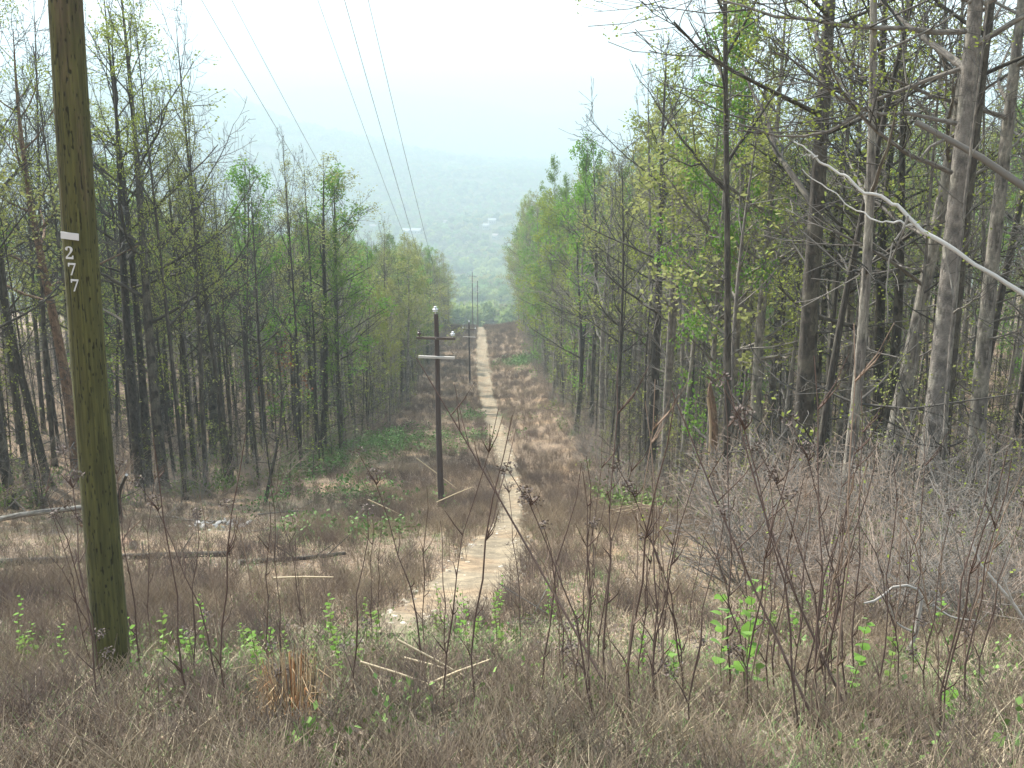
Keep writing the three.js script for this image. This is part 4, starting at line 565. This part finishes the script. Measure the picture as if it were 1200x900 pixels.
  function shoot(x, d, H, n, size, mat, label) {
    const y = height(x, -d) - 0.02, g = base('leafy_shoot', x, y, -d, R() * 6.28), P = [], lx = (R() - 0.5) * 0.3, lz = (R() - 0.5) * 0.3; for (let i = 0; i <= 6; i++) { const t = i / 6; P.push([lx * t * H + 0.012 * Math.sin(i * 2), t * H, lz * t * H]); }
    mesh(new Geo().tube(P, P.map((_, i) => 0.006 * (1 - 0.7 * i / 6)), 6).build(), shootStem, 'stem', g);
    for (let i = 0; i < n; i++) { const t = lerp(0.3, 1, (i + 0.5) / n) * 6, a = Math.min(5, Math.floor(t)), f = t - a, o = mesh(leafGeos[i % 3], mat, 'leaf', g), s = size * (0.65 + 0.6 * R()) * (i > n - 3 ? 0.7 : 1); o.position.set(lerp(P[a][0], P[a + 1][0], f), lerp(P[a][1], P[a + 1][1], f), lerp(P[a][2], P[a + 1][2], f)); o.rotation.order = 'YXZ'; o.rotation.set(-0.1 - 0.8 * R(), i * 2.4 + R(), (R() - 0.5) * 0.6); o.scale.set(s, s, s); }
    tag(g, label, 'shoot', 'green leafy shoots in the foreground');
  }
  const special = [[1.42, 5.75, 0.95, 16, 0.105, 'big bright green leafy shoot at bottom right, nearest the canes'], [1.5, 6.7, 0.9, 13, 0.1, 'bright green leafy shoot just above the largest one'], [1.18, 6.9, 0.55, 10, 0.08, 'smaller green shoot left of the bright one at right']];
  for (const [x, d, H, n, s, l] of special) shoot(x, d, H, n, s, M.leafBright, l);
  const zones = [[-4.6, -2.4, 7.2, 9.6, 12, 'around the numbered pole'], [-2.3, -0.9, 7.0, 11, 12, 'right of the numbered pole'], [-0.9, 0.6, 9, 12.4, 11, 'just below the end of the track'], [2.2, 5.2, 9.5, 14, 13, 'in front of the right thicket'], [0.7, 3.2, 5.3, 7.5, 8, 'among the right-hand dead stalks']];
  for (const [x0, x1, d0, d1, n, w] of zones) { const l = [...Array(n)].map(() => [lerp(x0, x1, R()), lerp(d0, d1, R())]).sort((a, b) => a[0] / a[1] - b[0] / b[1]); l.forEach(([x, d], i) => shoot(x, d, 0.3 + 0.5 * R(), 12 + Math.floor(7 * R()), 0.042 + 0.024 * R(), R() < 0.5 ? M.leafBright : M.leafGreen, `${ORDL[i]} green leafy shoot ${w}`)); }
  // dry orange straw clump
  { const x = -1.27, d = 5.35, g = base('straw_clump', x, height(x, -d), -d), r = rng(88), G = new Geo(), F = new Geo(); for (let k = 0; k < 260; k++) { const a = r() * 6.28, o = 0.05 + 0.2 * r(), l = 0.32 + 0.36 * r(), b = 0.13 * Math.sqrt(r()), up = r() < 0.6 ? 1 : 0.35; F === G || (k % 5 ? G : F).tube([[Math.cos(a) * b, 0, Math.sin(a) * b], [Math.cos(a) * (b + o * 0.4), l * 0.7 * up, Math.sin(a) * (b + o * 0.4)], [Math.cos(a) * (b + o), l * up * (0.9 - r() * 0.7), Math.sin(a) * (b + o)]], [0.0035, 0.003, 0.0012], 3); } mesh(G.build(), std(0.46, 0.33, 0.19), 'blades', g); mesh(F.build(), std(0.42, 0.22, 0.1), 'rusty_blades', g); tag(g, 'clump of orange straw at the bottom left', 'grass clump'); }
  // pale broken sticks lying over the weeds
  const sticks = [[-0.55, 6.6, 0.35, -0.6, 0.5, 'pale broken stick leaning left of centre'], [-0.35, 6.1, 0.3, 0.45, 0.42, 'short pale stick pointing up right, bottom centre'], [-0.75, 6.2, 0.28, -0.35, 0.5, 'pale stick lying low, bottom centre left'], [-0.6, 7.2, 0.25, -0.3, 0.45, 'upper pale stick left of centre'], [-2.6, 12, 0.75, 0.02, 0.75, 'level pale stick standing among weeds below left slope'], [-4.2, 34, 0.6, -0.5, 1.6, 'pale stick leaning in weeds left of second pole base'], [-2.4, 41, 0.9, 0.45, 1.5, 'pale stick beside the foot of second pole'], [-3.6, 47, 1.4, -0.8, 1.9, 'long pale bent stick near second pole']];
  for (const [x, d, h, sl, L, label] of sticks) { const y = height(x, -d), o = mesh(new Geo().tube([[-L / 2, h - sl * L / 2, 0], [0, h + 0.02, 0.03], [L / 2, h + sl * L / 2, 0.01]], [0.006 + d * 0.0004, 0.0055 + d * 0.0004, 0.004 + d * 0.0002], 6).tube([[0, h, 0.03], [0.02, h / 2, 0.04], [0.03, -0.03, 0.04]], [0.004, 0.004, 0.004], 5).build(), M.straw, 'pale_stick'); o.position.set(x, y, -d); tag(o, label, 'stick', 'pale sticks in the weeds'); }
  // fallen logs
  const log = (pts, r, mat, label) => { const P = pts.map(([x, d, up]) => [x, height(x, -d) + up, -d]), g = new THREE.Group(); top(g, 'fallen_log'); const o = P[0], Q = new THREE.CatmullRomCurve3(P.map((p) => new THREE.Vector3(p[0] - o[0], p[1] - o[1], p[2] - o[2]))).getPoints(12).map((v) => [v.x, v.y, v.z]); g.position.set(...o); const a = Q[12], b = Q[11], c = Q[0], e = Q[1]; mesh(new Geo().tube(Q, (t, th) => r * (1 - 0.3 * t) * (1 + 0.08 * Math.sin(2 * th + 7 * t)), 12).build(), mat, 'trunk', g); mesh(new Geo().cap(a, [a[0] - b[0], a[1] - b[1], a[2] - b[2]], r * 0.7, 10).cap(c, [c[0] - e[0], c[1] - e[1], c[2] - e[2]], r, 10).build(), M.bleached, 'cut_end', g); const G = new Geo(); for (let k = 0; k < 4; k++) { const q = Q[3 + k * 2], an = R() * 6.28, l = 0.3 + 0.6 * R(); G.tube([q, [q[0] + Math.cos(an) * l, q[1] + 0.2 + 0.3 * R(), q[2] + Math.sin(an) * l]], [r * 0.25, 0.008], 5); } mesh(G.build(), mat, 'branch_stubs', g); tag(g, label, 'log', 'fallen logs'); };
  log([[-16.5, 28, 0.2], [-14.6, 28.6, 0.6], [-12.6, 30, 0.9]], 0.1, M.barkGrey, 'pale fallen log propped at the far left');
  log([[-12.9, 29.5, 0.35], [-11.2, 26.8, 0.12], [-9.6, 24.6, 0.1]], 0.17, M.barkBrown, 'brown fallen log sloping down behind the numbered pole');
  log([[-11.5, 21, 0.1], [-8.6, 21.5, 0.1], [-6.4, 22, 0.08]], 0.09, M.barkDark, 'dark log lying low left of the numbered pole');
  log([[-5.8, 20.5, 0.07], [-4.6, 21.6, 0.07], [-3.9, 22.6, 0.07]], 0.06, M.barkDark, 'thin dark log right of the numbered pole');
  log([[-0.05, 12.6, 0.05], [0.5, 12.75, 0.06], [0.85, 12.7, 0.04]], 0.035, M.barkGrey, 'short grey log at the end of the track');
  for (const [x, d, dx, dd, r, l] of [[-8.2, 30, 2.2, 0.6, 0.03, 'thin grey fallen branch below the left woods, nearest the heap'], [-12.4, 36, 2.6, -1.2, 0.04, 'grey fallen branch at the foot of the left trees'], [-7.2, 34.5, 1.6, 0.9, 0.025, 'pale fallen branch on the open left slope'], [-10.4, 40, 2.4, 1.5, 0.04, 'dark fallen branch in front of the left trunks'], [-14, 38.5, 1.8, -2, 0.05, 'fallen branch behind the numbered pole among trunks']]) log([[x, d, 0.06], [x + dx / 2, d + dd / 2, 0.12], [x + dx, d + dd, 0.08]], r, M.barkGrey, l);
  log([[-13.2, 33, 0.2], [-12.8, 32, 1.2], [-12.1, 31, 1.9]], 0.07, M.barkDark, 'dark crooked branch standing up behind the pale log');
  // ash-white heap of wood chips, brush pile, litter
  { const x = -9.8, d = 32.5, g = base('ash_heap', x, height(x, -d), -d), r = rng(17); for (let k = 0; k < 60; k++) { const q = mesh(new THREE.IcosahedronGeometry(1, 0), k % 4 ? M.bleached : M.twigGrey, 'chunk', g), a = r() * 6.28, rr = 0.9 * Math.sqrt(r()), s = 0.03 + 0.08 * r() * r(); q.scale.set(s * 2.4, s * 0.5, s); q.position.set(Math.cos(a) * rr * 1.3, s * 0.4 + 0.05, Math.sin(a) * rr); q.rotation.set(r(), r() * 6, r()); } tag(g, 'heap of whitish wood chunks at the foot of left woods', 'wood heap'); }
  { const x = 4.6, d = 34, g = base('brush_pile', x, height(x, -d), -d), r = rng(19); const mk = (n, name, mat) => { const G = new Geo(); for (let k = 0; k < n; k++) { const a = r() * 6.28, rr = 1.3 * Math.sqrt(r()), h = 0.1 + 0.75 * r() * (1 - rr / 2), an = (r() - 0.5) * 1.2 + (r() < 0.5 ? 0 : Math.PI), l = 0.5 + 1.2 * r(), c = [Math.cos(a) * rr, h, Math.sin(a) * rr * 0.7]; G.tube([[c[0] - Math.cos(an) * l / 2, c[1] - 0.1 * r(), c[2] - Math.sin(an) * l / 2], [c[0], c[1] + 0.06, c[2]], [c[0] + Math.cos(an) * l / 2, c[1] - 0.25 * r(), c[2] + Math.sin(an) * l / 2]], [0.014, 0.012, 0.005], 4); } mesh(G.build(), mat, name, g); }; mk(150, 'twigs', M.dryStem); mk(40, 'pale_twigs', M.straw); tag(g, 'tangled pile of cut brush right of the track', 'brush pile'); }
  { const x = 1.55, d = 8.7, y = height(x, -d), g = base('litter_scrap', x, y + 0.12, -d, 0.4); const c = mesh(boxGeo(0.09, 0.06, 0.05, 0.015), std(0.7, 0.72, 0.78, { roughness: 0.5 }), 'white_wrapper', g); c.rotation.z = 0.4; const e = mesh(boxGeo(0.05, 0.05, 0.045, 0.012), std(0.25, 0.07, 0.04), 'rusty_end', g); e.position.set(-0.068, -0.02, 0); e.rotation.z = 0.3; g.position.y = y + 0.05; tag(g, 'scrap of white and rust-red litter in the weeds', 'litter'); }
  // weathered driftwood-like branch in the right foreground
  { const x = 3.85, d = 9.2, y = height(x, -d), g = base('dead_branch', x, y, -d); const put = (pts, r, name) => mesh(new Geo().tube(new THREE.CatmullRomCurve3(pts.map((p) => new THREE.Vector3(...p))).getPoints(12).map((v) => [v.x, v.y, v.z]), (t, th) => r * (1 - 0.6 * t) * (1 + 0.1 * Math.sin(3 * th + 9 * t) + 0.1 * Math.sin(23 * t)), 9).build(), M.oldWood, name, g);
    put([[-0.1, -0.05, 0], [0, 0.14, 0.04], [0.07, 0.3, 0], [0.05, 0.5, 0.05], [0.09, 0.66, 0], [-0.02, 0.8, 0.03], [-0.2, 0.78, 0], [-0.34, 0.68, 0.05], [-0.5, 0.66, 0.1]], 0.024, 'main_branch'); put([[0.05, 0.3, 0], [-0.12, 0.4, 0], [-0.22, 0.6, 0]], 0.014, 'side_branch'); put([[0.2, 0.6, 0], [0.36, 0.5, 0.05], [0.6, 0.48, 0.1]], 0.012, 'side_branch'); tag(g, 'bleached curved dead branch in the weeds at lower right', 'dead branch'); }
  { const x = 5.0, d = 10.3, y = height(x, -d), g = base('dead_branch', x, y, -d); const put = (pts, r, name) => mesh(new Geo().tube(pts, pts.map((_, i) => r * (1 - 0.16 * i)), 8).build(), M.bleached, name, g); put([[0.8, -0.05, 0], [0.4, 0.5, 0], [0, 0.95, 0], [-0.12, 1.2, 0], [0.05, 1.45, 0]], 0.022, 'main_branch'); put([[0.4, 0.5, 0], [0.2, 0.85, 0.1]], 0.012, 'side_branch'); tag(g, 'pale forked dead branch at the right picture edge', 'dead branch'); }
}
console.log('done');
renderer.render(scene, camera);
